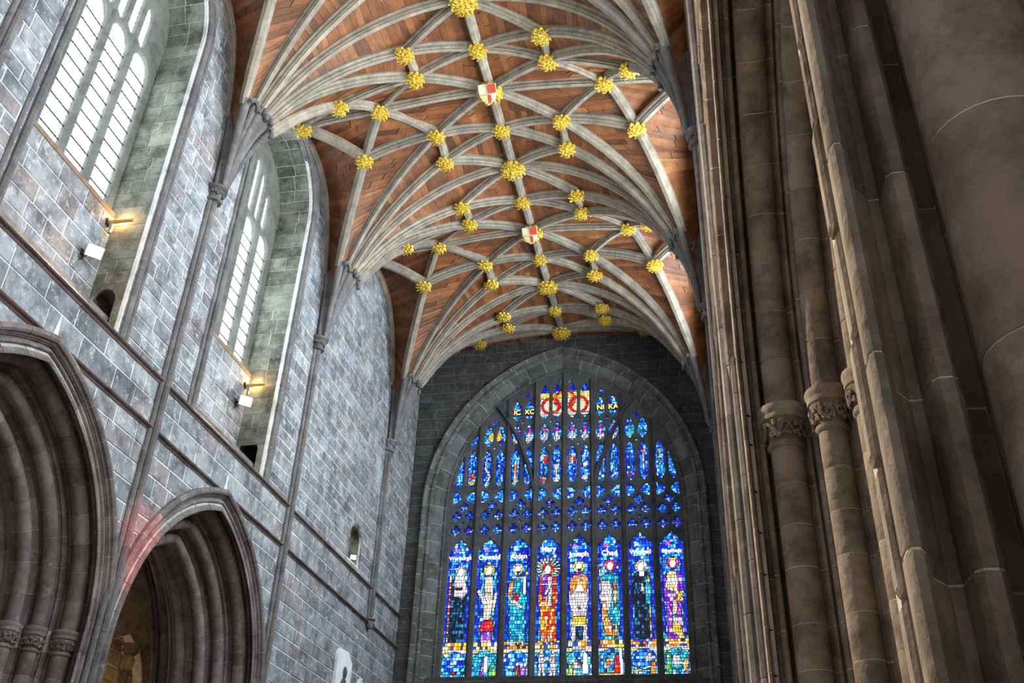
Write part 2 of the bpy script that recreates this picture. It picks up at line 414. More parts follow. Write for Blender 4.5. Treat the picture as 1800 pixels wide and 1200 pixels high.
# west wall
WA, WCN, WZ = 5.0, 1.34, 15.0; WRAD = WA+WCN
def w_half(z, d=0.0):
    r = WRAD-d; k = z-WZ
    if k <= 0: return r-WCN
    s = r*r-k*k
    return math.sqrt(s)-WCN if s > WCN*WCN else 0
def w_span(z):
    if z < 8.9: return None
    w = w_half(z, 0.12)
    return (XC-w, XC+w) if w > 0.02 else None
pr = [(w_half(z, 0.16), z) for z in np.linspace(8.9, 21.05, 50) if w_half(z, 0.16) > 0.03]
hole = [(XC+w, z) for w, z in pr]+[(XC, 21.0)]+[(XC-w, z) for w, z in reversed(pr)]
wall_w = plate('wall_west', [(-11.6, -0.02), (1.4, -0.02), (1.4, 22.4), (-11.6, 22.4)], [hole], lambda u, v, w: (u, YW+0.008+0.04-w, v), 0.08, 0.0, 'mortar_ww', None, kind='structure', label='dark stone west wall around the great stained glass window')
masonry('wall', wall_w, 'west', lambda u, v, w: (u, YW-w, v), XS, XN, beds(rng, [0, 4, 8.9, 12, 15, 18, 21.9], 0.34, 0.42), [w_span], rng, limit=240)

# roof-side closures and aisles
al = MB()
boxf(al, -17.6, -10.9, 1, 31.2, 11.3, 11.5)
al.build('aisle_roof', 'arch', None)
bpy.data.objects['aisle_roof'].name = 'ceiling_aisle_south'; bpy.data.objects['ceiling_aisle_south']['kind'] = 'structure'
al = MB(); boxf(al, 0.7, 7, 1, 31.2, 11.3, 11.5); o = al.build('ceiling_aisle_north', 'arch', None, kind='structure')
al = MB(); boxf(al, 6.6, 6.9, 1, 31.4, 0, 11.3); o = al.build('wall_aisle_north', 'north', None, kind='structure')
al = MB(); boxf(al, -17.6, -10.7, 31.0, 31.3, 0, 11.3); o = al.build('wall_aisle_west', 'aisle', None, kind='structure')
al = MB(); boxf(al, -16.9, -16.72, 1, 31.0, 0, 11.3); AISLE = al.build('wall_aisle_south', 'mortar_n', None, kind='structure')
masonry('wall', AISLE, 'aisle', lambda u, v, w: (-16.72+w, u, v), 17, 31, beds(rng, [4, 11.2], 0.3, 0.4), [], rng, limit=60)
# dark aisle vault web with the pointed lunette
ax = -16.0; lc, lz = 23.95, 8.6
hw = 1.55
lun = []
for k in np.linspace(0, 1, 14):
    z = 4.2+(lz-4.2)*k; lun.append((hw*math.sqrt(max(0, 1-k**2.6)), z))
lun = [(w, z) for w, z in lun if w > 0.02]
plate('wall_aisle_lunette', [(15, 4.0), (31, 4.0), (31, 11.28), (15, 11.28)], [[(lc+w, z) for w, z in lun]+[(lc, lz)]+[(lc-w, z) for w, z in reversed(lun)]],
      lambda u, v, w: (ax-w, u, v), 0.3, 0.03, 'arch', None, kind='structure', label='dark aisle vault web around the lit pointed lunette')

# ------------------------------------------------------------------ string courses
def string_course(n, side, z, y0, y1, gaps=()):
    xf, sx = SIDES[side]
    prof = [(0, -0.075), (-0.03, -0.07), (-0.055, -0.035), (-0.10, -0.02), (-0.12, 0.0), (-0.11, 0.025), (-0.08, 0.04), (-0.06, 0.06), (0, 0.085)]
    runs = []; y = y0
    for a, b in gaps: runs.append((y, a)); y = b
    runs.append((y, y1)); root = None
    for ya, yb in runs:
        k = max(1, round((yb-ya)/1.15))
        for i in range(k):
            p, q = ya+(yb-ya)*i/k, ya+(yb-ya)*(i+1)/k; mb = MB(); dz = RN.uniform(-0.005, 0.005)
            loft(mb, [[(xf+sx*(e+0.01), yy, z+h+dz) for e, h in prof] for yy in (p+0.006, q-0.006)], True, True, RN.random())
            if root is None: root = mb.build('trim_%d' % n, 'string', None, kind='structure', label='reddish brown string course moulding along the %s wall' % side)
            else: mb.build('string_stone', 'string', root)
string_course(1, 'south', ZS1, 7.5, YW); string_course(2, 'south', ZS2, 7.5, YW, [(11.42, 12.27), (17.86, 18.70)])
string_course(3, 'north', ZS1, 6, YW); string_course(4, 'north', ZS2, 6, YW, [(11.42, 12.27), (17.86, 18.70)])

# ================================================================== ARCADE (piers and arches share one moulding section)
def arc(cx, cy, r, a0, a1, n):
    return [(cx+r*math.cos(math.radians(a0+(a1-a0)*i/(n-1))), cy+r*math.sin(math.radians(a0+(a1-a0)*i/(n-1)))) for i in range(n)]
ST_HOOD = [(0.0, 0.03), (0.0, -0.09), (0.03, -0.12), (0.09, -0.13), (0.13, -0.10), (0.14, -0.05), (0.17, -0.03), (0.18, 0.03)]
ST_A = [(0.16, 0.3), (0.16, 0.0), (0.19, 0.0), (0.205, 0.04), (0.235, 0.045), (0.25, -0.005), (0.27, -0.022), (0.295, -0.022), (0.315, -0.005), (0.33, 0.04), (0.365, 0.045), (0.38, 0.0), (0.41, -0.03), (0.425, -0.04), (0.475, -0.04), (0.49, -0.03), (0.488, -0.012), (0.455, 0.004), (0.39, 0.012), (0.315, 0.035), (0.265, 0.07), (0.265, 0.095), (0.345, 0.10), (0.362, 0.115), (0.362, 0.145), (0.345, 0.16), (0.27, 0.165), (0.21, 0.19), (0.20, 0.3)]
ST_B = [(0.10, 0.60), (0.18, 0.21)]+arc(0.43, 0.337, 0.148, -172, 78, 20)+[(0.45, 0.50), (0.475, 0.512), (0.482, 0.54), (0.455, 0.555), (0.42, 0.585), (0.46, 0.62), (0.20, 0.75)]
ST_C = [(0.30, 0.85), (0.40, 0.57), (0.50, 0.56), (0.56, 0.565), (0.585, 0.595), (0.575, 0.63)]+arc(0.74, 0.715, 0.128, -165, 78, 18)+[(0.76, 0.86), (0.785, 0.872), (0.79, 0.90), (0.765, 0.92), (0.72, 0.95), (0.50, 1.05)]
ST_D = [(0.60, 1.25), (0.70, 0.91), (0.84, 0.885), (0.87, 0.90), (0.88, 0.93)]+arc(1.05, 1.0, 0.122, -165, 70, 18)+[(1.04, 1.14), (1.06, 1.16), (1.06, 1.25)]
STRIPS = [('outer_order', ST_A), ('first_order', ST_B), ('second_order', ST_C), ('inner_order', ST_D)]
EMID = 1.25
def shrink(st, k=0.014):
    """section offset inwards by k"""
    n = len(st); A = sum(st[i-1][0]*st[i][1]-st[i][0]*st[i-1][1] for i in range(n)); sg = 1 if A > 0 else -1; r = []
    for i in range(n):
        p, q, t = st[i-1], st[i], st[(i+1) % n]
        e1 = Vector((q[0]-p[0], q[1]-p[1])); e2 = Vector((t[0]-q[0], t[1]-q[1])); e1.normalize(); e2.normalize()
        m = Vector((-e1.y, e1.x))*sg+Vector((-e2.y, e2.x))*sg
        if m.length < 1e-4: r.append(q); continue
        m.normalize(); r.append((q[0]+m.x*k, q[1]+m.y*k))
    return r
_vcache = {}
def arch_section(st, sx, sy, ths, clampit=False):
    """rows of a section swept through angles about the arc centre (local: centre at origin)."""
    rows = []
    for th in ths:
        row = []
        for d, e in st:
            rho = AR-d; t = th
            if clampit: t = min(t, math.acos(AC/rho))
            row.append((sx*e, sy*rho*math.cos(t), rho*math.sin(t)))
        rows.append(row)
    return rows
def build_arch(side, yc, label, detail=True):
    xf, sx = SIDES[side]
    root = thing('arcade_arch', (xf+sx*0.6, yc, ZCAP), label, 'arch', 'pointed moulded arches of the two arcades')
    mat = 'arch' if side == 'south' else 'north'; mort = 'mortar_a' if side == 'south' else 'mortar_n'
    for pname, st in [('hood_mould', ST_HOOD)]+STRIPS:
        rmid = AR-sum(a for a, b in st)/len(st); thm = math.acos(AC/rmid)
        n = {'hood_mould': 8, 'outer_order': 9, 'first_order': 10, 'second_order': 9, 'inner_order': 8}[pname]
        # core of mortar that shows in the joints
        mb = MB()
        for sy in (-1, 1):
            rows = arch_section(shrink(st, 0.008), sx, sy, np.linspace(0, 1.5, 34), True)
            loft(mb, [[(xf+x, yc-sy*AC+y, ZCAP+z) for x, y, z in r] for r in rows])
        core = mb.build(pname, mort, root)
        dth = thm/n
        for sy in (-1, 1):
            for i in range(n):
                last = i == n-1
                key = (side, pname, sy, last, RN.randrange(3))
                if key not in _vcache:
                    g = 0.006/rmid; m2 = MB()
                    if last: ths = np.linspace(i*dth+g, thm+0.25, 7); rows = arch_section(st, sx, sy, ths, True)
                    else: ths = np.linspace(g, dth-g, 4); rows = arch_section(st, sx, sy, ths)
                    loft(m2, rows, True, True, RN.random()); _vcache[key] = m2.mesh('voussoir', mat, smooth=True)
                o = place('voussoir', _vcache[key], (xf, yc-sy*AC, ZCAP), core, rot=None if last else (sy*i*dth, 0, 0))
    # rear half of the arch towards the aisle
    mb = MB()
    for pname, st in STRIPS:
        for sy in (-1, 1):
            rows = arch_section([(d, 2*EMID-e) for d, e in st], sx, sy, np.linspace(0, 1.5, 24), True)
            loft(mb, [[(xf+x, yc-sy*AC+y, ZCAP+z) for x, y, z in r] for r in rows], t=0.3)
    mb.build('rear_orders', mat, root)
    # wall core filling above the arch ring
    mb = MB()
    for sy in (-1, 1):
        rows = arch_section([(0.05, 0.1), (0.4, 0.6), (0.75, 1.25), (0.4, 1.9), (0.05, 2.4)], sx, sy, np.linspace(0, 1.5, 24), True)
        loft(mb, [[(xf+x, yc-sy*AC+y, ZCAP+z) for x, y, z in r] for r in rows])
    mb.build('rubble_core', mort, root)
    return root
def capital(root, c, r, mat, seed):
    """moulded abacus, bell wrapped in vine foliage, necking ring."""
    rg = random.Random(seed)
    z = ZCAP
    mb = MB(); lathe(mb, (c[0], c[1], z), [(r*1.35, -0.15), (r*1.46, -0.14), (r*1.50, -0.115), (r*1.44, -0.095), (r*1.47, -0.08), (r*1.56, -0.06), (r*1.58, -0.03), (r*1.52, 0.0)], 28, 0.2)
    cap = mb.build('abacus', mat, root, True)
    mb = MB(); lathe(mb, (c[0], c[1], z), [(r*1.03, -0.37), (r*1.06, -0.33), (r*1.18, -0.24), (r*1.36, -0.15), (r*1.2, -0.14)], 28, 0.5)
    mb.build('bell', mat, root, True)
    mb = MB(); lathe(mb, (c[0], c[1], z), [(r*1.02, -0.42), (r*1.15, -0.405), (r*1.20, -0.385), (r*1.15, -0.36), (r*1.02, -0.35)], 28, 0.7)
    mb.build('necking', mat, root, True)
    mb = MB()
    pts = []
    for i in range(65):
        a = 2*PI*i/64; h = -0.255+0.055*math.sin(a*7); rr = r*(1.20+(h+0.33)*1.25)+0.008
        pts.append((c[0]+rr*math.cos(a), c[1]+rr*math.sin(a), z+h))
    tube(mb, pts, 0.011, 6)
    pts = []
    for i in range(65):
        a = 2*PI*i/64; h = -0.25+0.06*math.sin(a*5+1.3); rr = r*(1.20+(h+0.33)*1.25)+0.012
        pts.append((c[0]+rr*math.cos(a), c[1]+rr*math.sin(a), z+h))
    tube(mb, pts, 0.009, 6)
    for i in range(26):     # lobed leaves and grapes
        a = 2*PI*i/26+rg.uniform(-0.08, 0.08); h = (-0.215 if i % 2 else -0.295)+rg.uniform(-0.015, 0.015); rr = r*(1.17+(h+0.33)*1.25)
        for q in range(4):
            b = rg.uniform(0, 6.28); s_ = rg.uniform(0.014, 0.024); k = 0.022 if q else 0
            aa = a+k*math.cos(b)/rr
            blob(mb, (c[0]+(rr+0.006)*math.cos(aa), c[1]+(rr+0.006)*math.sin(aa), z+h+k*math.sin(b)), (s_, s_, s_), t=rg.random())
    mb.build('vine_foliage', mat, root, True)
def build_pier(side, yp, label, dh=(0.36, 0.62), seed=1, sides=(-1, 1), end=False):
    xf, sx = SIDES[side]; rg = random.Random(seed)
    mat = 'arch' if side == 'south' else 'north'; mort = 'mortar_a' if side == 'south' else 'mortar_n'
    root = thing('arcade_pier', (xf+sx*EMID, yp, 0), label, 'pillar', 'clustered piers of the two arcades')
    mb = MB(); boxf(mb, xf+sx*(0.05 if not end else 0.24), xf+sx*2.45, yp-0.14, yp+0.14, 0, ZCAP+0.3)
    boxf(mb, xf+sx*0.62, xf+sx*1.88, yp-0.35, yp+0.35, 0, ZCAP+0.3)
    boxf(mb, xf+sx*0.95, xf+sx*1.55, yp-0.6, yp+0.6, 0, ZCAP+0.3)
    mb.build('core', mat, root)
    t0 = AA-3.22; crs = [0.0]
    while crs[-1] < ZCAP-0.75: crs.append(crs[-1]+rg.uniform(*dh))
    for sg in sides:
        for pname, st in STRIPS:
            if end and pname == 'outer_order': st = [(0.14, 0.3), (0.16, 0.14), (0.30, 0.022), (0.40, -0.01), (0.41, -0.03)]+st[13:]
            ztop = ZCAP if pname == 'outer_order' else ZCAP-0.40
            mp = lambda d, e, z: (xf+sx*e, yp+sg*(d-t0), z)
            mb = MB(); sh = shrink(st, 0.0035)
            loft(mb, [[mp(d, e, z) for d, e in sh] for z in (0, ZCAP)])
            shaft = mb.build('shaft' if pname != 'outer_order' else 'moulding', mort, root)
            for z, zt_ in zip(crs, crs[1:]+[ztop]):
                h = zt_-z
                m2 = MB(); jit = rg.uniform(-0.0012, 0.0012)
                g = 0.003
                stj = st if abs(jit) < 1e-9 else [(d+jit, e-jit*0.5) for d, e in st]
                rows = [[mp(d, e, zz) for d, e in (shrink(stj, 0.002) if k in (0, 3) else stj)] for k, zz in enumerate((z+g, z+g+0.005, z+h-g-0.005, z+h-g))]
                loft(m2, rows, True, True, rg.random()); m2.build('drum', mat, shaft, True)
        for k, (d, e, r) in enumerate([(0.43, 0.337, 0.148), (0.74, 0.715, 0.128), (1.05, 1.0, 0.122)]):
            capital(root, (xf+sx*e, yp+sg*(d-t0)), r, mat, seed*10+k)
    # aisle side, plain
    mb = MB()
    for sg in sides:
        for pname, st in STRIPS:
            loft(mb, [[(xf+sx*(2*EMID-e), yp+sg*(d-t0), z) for d, e in st] for z in (0, ZCAP)], t=0.4)
    mb.build('rear_shafts', mat, root)
    return root

build_pier('south', 8.63, 'grey clustered stone pier left of the nearest left arch, partly out of frame', seed=3)
build_pier('south', 15.06, 'grey clustered stone pier with three leaf capitals at the lower left', seed=4)
build_pier('south', 21.5, 'grey stone respond pier on the far side of the smaller left arch', seed=5, sides=(-1,))
build_pier('north', 2.2, 'huge brown clustered pier close up along the right edge', seed=6, dh=(0.42, 0.66), sides=(-1,), end=True)
build_pier('north', 8.63, 'brown clustered pier with three vine carved capitals on the right', seed=7)
build_pier('north', 15.06, 'dark clustered pier with one small capital showing beside west window', seed=8)
build_pier('north', 21.5, 'farthest brown pier on the right, nearly hidden in line', seed=9, sides=(-1,))
build_arch('south', 11.845, 'large dark moulded pointed arch at the left edge')
build_arch('south', 18.28, 'moulded pointed arch with a streak of red light, lower left')
build_arch('north', 5.415, 'tall brown moulded arch rising above the vine carved capitals')
build_arch('north', 11.845, 'brown moulded arch seen edge on beyond the vine carved capitals')
build_arch('north', 18.28, 'farthest brown arch on the right, a sliver by the west wall')

# ================================================================== VAULT
HV = XR-XS   # half span to the wall on the south
def vnode(kind, y, mid, bnd, s):
    hs = (XR-XS) if s < 0 else (XN-XR)
    t = 1 if bnd > mid else -1
    L = abs(bnd-mid)/3.1
    return {'W': (XR+s*(hs-0.04), mid, 21.2), 'T': (XR+s*3.88, mid+t*1.07*L, 20.75), 'M': (XR+s*3.15, mid, 21.5),
            'U': (XR+s*1.81, mid+t*1.10*L, 21.42), 'V': (XR+s*1.80, mid+t*2.08*L, 21.3), 'R': (XR, mid, 21.75),
            'r': (XR, mid+t*1.5*L, 21.75), 'B': (XR, bnd, 21.75)}[kind]
def rib_curve(p0, p1, pw, n=26):
    out = []
    for i in range(n+1):
        f = PI/2*i/n; c = math.cos(f)**(2/pw) if i < n else 0; s = math.sin(f)**(2/pw)
        out.append((p0[0]+(p1[0]-p0[0])*(1-c), p0[1]+(p1[1]-p0[1])*(1-c), p0[2]+(p1[2]-p0[2])*s))
    return out
RIBP = [(-0.13, -0.05), (-0.13, 0.05), (-0.088, 0.09), (-0.08, 0.16), (-0.05, 0.19), (-0.05, 0.225), (0.05, 0.225), (0.05, 0.19), (0.08, 0.16), (0.088, 0.09), (0.13, 0.05), (0.13, -0.05)]
def rib_mesh(pts, sc=1.0, taper=False):
    mb = MB(); P = [Vector(p) for p in pts]; d = P[-1]-P[0]; d.z = 0
    sd = Vector((-d.y, d.x, 0)).normalized(); rows = []
    for i, p in enumerate(P):
        T = (P[min(i+1, len(P)-1)]-P[max(i-1, 0)]).normalized(); dn = T.cross(sd)
        if dn.z > 0.001 or (abs(dn.z) < 0.001 and dn.dot(d) < 0): dn = -dn
        if i == 0 and dn.dot(d) < 0: dn = -dn
        k = sc*(min(1, 0.62+0.13*i) if taper else 1)
        rows.append([tuple(p+sd*a*k+dn*b*k) for a, b in RIBP])
    loft(mb, rows, True, True, RN.random())
    return mb
def upper(c, z0=18.2):
    i = max(k for k, p in enumerate(c) if p[2] <= z0)
    return [tuple(Vector(c[i]).lerp(Vector(c[i+1]), (z0-c[i][2])/(c[i+1][2]-c[i][2])))]+list(c[i+1:])
ceil = MB(); planks = []; ribs = []; SPRING = {}
ZSP = 18.25
for s, side in ((-1, 'south'), (1, 'north')):
    xf, sx = SIDES[side]
    for j, ys in enumerate(YSH):
        for t in (-1, 1):
            if t == -1 and j == 0: continue
            mid = YMID[j] if t == 1 else YMID[j-1]
            bnd = YBND[j]
            x0 = xf-sx*0.16
            nd = lambda k: vnode(k, 0, mid, bnd, s)
            def start(p, r=0.08):
                d = Vector((p[0]-x0, p[1]-ys, 0)).normalized(); return (x0+d.x*r, ys+d.y*r, 16.12)
            cw = rib_curve((xf-sx*0.03, ys+t*0.10, 16.12), nd('W'), 3.0)
            cm = rib_curve(start(nd('M')), nd('M'), 1.53); cr = rib_curve(start(nd('R')), nd('R'), 2.05)
            cv = rib_curve(start(nd('r')), nd('r'), 1.88); cb = rib_curve(start(nd('B')), nd('B'), 1.95)
            cs = [cw, cm, cr, cv, cb]
            SPRING.setdefault((side, ys), {})[t] = cs
            for c in cs[1:4]: ribs.append(('rib', upper(c), False, j))
            if t == 1: ribs.append(('transverse_rib', upper(cb), False, j))
            ribs.append(('wall_rib', upper(cw), False, j))
            for a, b in (('W', 'T'), ('T', 'U'), ('M', 'U'), ('U', 'r'), ('V', 'B'), ('U', 'V')):
                A_, B_ = Vector(nd(a)), Vector(nd(b)); n = 8
                ribs.append(('lierne', [tuple(A_.lerp(B_, i/n)+Vector((0, 0, 0.10*math.sin(PI*i/n)))) for i in range(n+1)], False, j))
            if t == 1:
                for a, b in (('W', 'M'), ('M', 'R')):
                    A_, B_ = Vector(nd(a)), Vector(nd(b)); ribs.append(('ridge_rib', [tuple(A_.lerp(B_, i/8)+Vector((0, 0, 0.06*math.sin(PI*i/8)))) for i in range(9)], False, j))
            if s == -1: ribs.append(('ridge_rib', [nd('B'), nd('r'), nd('R')], False, j))
            # webs
            for ca, cb_ in zip(cs[:-1], cs[1:]):
                up = [(x, y, z+0.045) for x, y, z in ca]; up2 = [(x, y, z+0.045) for x, y, z in cb_]
                loft(ceil, [up, up2], False, False)
                # boards laid across from rib to rib
                fine = 8
                def lerpc(c, f):
                    f = f*(len(c)-1); i = min(int(f), len(c)-2); return Vector(c[i]).lerp(Vector(c[i+1]), f-i)
                K = 400; acc = [0.0]; pm = None
                for k in range(K+1):
                    p = (lerpc(ca, k/K)+lerpc(cb_, k/K))/2
                    if pm is not None: acc.append(acc[-1]+(p-pm).length)
                    pm = p
                tot = acc[-1]; pos = 0; k0 = 0
                fs = [0.0]; tgt = 0.19
                for k in range(K+1):
                    if acc[k] >= tgt: fs.append(k/K); tgt += RN.uniform(0.16, 0.21)
                fs.append(1.0)
                for f0, f1 in zip(fs[:-1], fs[1:]):
                    a0, a1, b0, b1 = lerpc(ca, f0), lerpc(ca, f1), lerpc(cb_, f0), lerpc(cb_, f1)
                    if max(a0.z, b0.z) < ZSP-0.2: continue
                    if (a1-a0).length < 0.01 and (b1-b0).length < 0.01: continue
                    # boards are butted end to end where the bay is wide
                    L = ((a0-b0).length+(a1-b1).length)/2
                    cutsN = 1 if L < 1.2 else (2 if RN.random() < 0.7 else 1)
                    m = RN.uniform(0.3, 0.7)
                    ends = [(0, 1)] if cutsN == 1 else [(0, m), (m, 1)]
                    for g0, g1 in ends: planks.append((a0.lerp(b0, g0), a1.lerp(b1, g0), a1.lerp(b1, g1), a0.lerp(b0, g1)))
    # strip between the last cross ridge and the west wall
for s in (-1, 1):
    k = [vnode(q, 0, YMID[4], YBND[4], s) for q in ('W', 'M', 'R')]
    for a, b in zip(k[:-1], k[1:]):
        loft(ceil, [[(a[0], a[1], a[2]+0.045), (b[0], b[1], b[2]+0.045)], [(a[0], YW+0.1, a[2]+0.045), (b[0], YW+0.1, b[2]+0.045)]], False, False)
        A_, B_ = Vector(a), Vector(b); L = (B_-A_).length; n = int(L/0.18)
        for i in range(n):
            p, q = A_.lerp(B_, i/n), A_.lerp(B_, (i+1)/n)
            planks.append((p, q, Vector((q.x, YW, q.z)), Vector((p.x, YW, p.z))))
CEIL = structure('ceiling', ceil, 'backing', 'timber boarded rib vault over the nave')
def plank(mb, q, t):
    q = [Vector(p) for p in q]; c = sum(q, Vector())/4
    n = (q[2]-q[0]).cross(q[3]-q[1])
    if n.length < 1e-6: return False
    n.normalize()
    if n.z > 0: n = -n
    o = []
    for p in q:
        d = c-p; L = d.length
        o.append(p+d*(min(0.2, 0.012/L)) if L > 0 else p)
    dr = RN.uniform(0, 0.012)
    vs = [p+n*(0.004+dr) for p in o]+[p-n*0.02 for p in o]
    mb.add(vs, [(0, 1, 2, 3), (0, 4, 5, 1), (1, 5, 6, 2), (2, 6, 7, 3), (3, 7, 4, 0)], t)
    return True
sc = []
for q in planks:
    pr = [project(p) for p in q]; a = 0
    c = sum((Vector(p) for p in q), Vector())/4
    if all(pr) and in_view(c, 0): a = abs(sum(pr[i][0]*pr[(i+1) % 4][1]-pr[(i+1) % 4][0]*pr[i][1] for i in range(4)))/2
    sc.append(a)
big = set(sorted(range(len(planks)), key=lambda i: -sc[i])[:300])
rest = MB()
for i, q in enumerate(planks):
    if i in big:
        mb = MB()
        if plank(mb, q, RN.random()): mb.build('plank', 'plank', CEIL)
    else: plank(rest, q, RN.random())
rest.build('planks', 'plank', CEIL, kind='stuff')
for nm, c, taper, j in ribs:
    if not any(in_view(p, 250) for p in c): continue
    rib_mesh(c, 1.0 if nm != 'wall_rib' else 0.9, nm in ('rib', 'transverse_rib', 'wall_rib')).build(nm, 'rib', CEIL)

# ------------------------------------------------------------------ gilded bosses
def boss_mesh(r, seed, lobes):
    rg = random.Random(seed); mb = MB()
    blob(mb, (0, 0, 0), (r*0.72, r*0.72, r*0.42), seg=14, rings=6)
    for ring, (cnt, rr, zz, s) in enumerate([(lobes, 0.80, 0.02, 0.24), (lobes, 0.60, -0.24, 0.22), (max(5, lobes-4), 0.34, -0.38, 0.20), (1, 0.0, -0.46, 0.2)]):
        for i in range(cnt):
            a = 2*PI*(i+0.5*(ring % 2))/cnt+rg.uniform(-0.1, 0.1); k = r*s*rg.uniform(0.8, 1.2)
            c = (r*rr*math.cos(a), r*rr*math.sin(a), r*zz)
            blob(mb, c, (k, k, k*0.8), seg=6, rings=4)
            # curled leaf rim
            if ring < 2:
                p = []
                for q in range(7):
                    b = a+PI*0.5+q*0.75; p.append((c[0]+k*0.85*math.cos(b), c[1]+k*0.85*math.sin(b), c[2]-k*0.55-0.01*q))
                tube(mb, p, k*0.22, 5)
    return mb.mesh('boss_leaves', 'gold', smooth=True)
BM = [boss_mesh(0.27, 1, 9), boss_mesh(0.27, 2, 8), boss_mesh(0.27, 3, 10)]
BBIG = [boss_mesh(0.37, 4, 11), boss_mesh(0.37, 5, 12)]
BCEN = boss_mesh(0.25, 6, 8)
BAY = {0: 'out of sight bay', 1: 'top edge bay', 2: 'near shield bay', 3: 'far shield bay', 4: 'last bay'}
SN = {-1: 'left of ridge', 1: 'right of ridge'}
KIND = {'W': 'at the wall', 'T': 'outer row', 'M': 'on the cross ridge', 'U': 'inner row facing shield', 'V': 'inner row away from shield'}
TIER = {1: 'farther', -1: 'nearer'}
done = set()
def boss(p, label, kind='small'):
    q = project(p)
    if q is None or not (-30 < q[0] < 1830 and -30 < q[1] < 1230): return None
    key = tuple(round(x, 1) for x in p)
    if key in done: return None
    done.add(key)
    o = thing('roof_boss', p, label, 'boss', 'gilded bosses on the vault ribs')
    me = RN.choice(BBIG) if kind != 'small' else RN.choice(BM)
    c = place('leaf_cluster', me, p, o, rot=(0, 0, RN.uniform(0, 6.28)))
    if kind == 'shield':
        # heater shield hung on the face of the boss, tilted to be read from below
        R_ = Matrix.Rotation(math.radians(-38), 3, 'X')
        def sh(pts, mat, off, nm, par):
            mb = MB(); n = len(pts); vs = []
            for w in (0.0, 0.05):
                for a, b in pts:
                    v = R_ @ Vector((a, b, -0.30-off-w)); vs.append((p[0]+v.x, p[1]+v.y, p[2]+v.z))
            mb.add(vs, [tuple(range(n-1, -1, -1)), tuple(range(n, 2*n))]+[(i, (i+1) % n, n+(i+1) % n, n+i) for i in range(n)])
            return mb.build(nm, mat, par)
        S_ = [(-0.24, -0.26), (0.24, -0.26), (0.24, 0.02), (0.17, 0.17), (0, 0.30), (-0.17, 0.17), (-0.24, 0.02)]
        s0 = sh(S_, 'shield_white', 0, 'shield', o)
        sh([(0.03, -0.25), (0.235, -0.25), (0.235, -0.02), (0.03, -0.02)], 'shield_red', 0.05, 'red_quarter', s0)
        sh([(-0.22, 0.02), (-0.01, 0.02), (-0.01, 0.27), (-0.15, 0.15)], 'shield_blue', 0.05, 'gold_quarter', s0)
        sh([(0.01, 0.03), (0.09, 0.03), (0.09, 0.20), (0.01, 0.26)], 'shield_red', 0.05, 'red_stripe', s0)
    return o
for j in range(1, 5):
    mid = YMID[j]
    for t, bnd in ((-1, YBND[j]), (1, YBND[j+1] if j < 4 else None)):
        if bnd is None: continue
        for s in (-1, 1):
            for k in ('W', 'T', 'M', 'U', 'V'):
                if k in 'WM' and t == 1 : continue
                p = vnode(k, 0, mid, bnd, s); p = (p[0]-(0.0 if k != 'W' else -s*-0.12), p[1], p[2]-0.20)
                lab = 'gilded leaf boss %s, %s, %s' % (SN[s], KIND[k], BAY[j])
                if k in 'TUV': lab = 'gilded boss %s, %s, %s, %s' % (SN[s], KIND[k], TIER[t], BAY[j])
                boss(p, lab)
        p = vnode('r', 0, mid, bnd, -1); boss((p[0], p[1], p[2]-0.2), 'small gilded leaf boss on the ridge, %s than shield, %s' % (TIER[t], BAY[j]))
    boss((XR, mid, 21.52), {1: 'gilded boss on the ridge above the top edge', 2: 'large gilded ridge boss with the bigger red and white shield', 3: 'large gilded ridge boss with the smaller red and white shield', 4: 'gilded ridge boss closest to the west wall'}[j], 'shield' if j in (2, 3) else 'big')
    boss((XR, YBND[j], 21.52), {1: 'ridge boss out of frame', 2: 'large gilded ridge boss cut by the top edge of the picture', 3: 'large gilded leaf boss on the ridge between the two shields', 4: 'large gilded leaf boss on the ridge beyond the smaller shield'}[j], 'big')

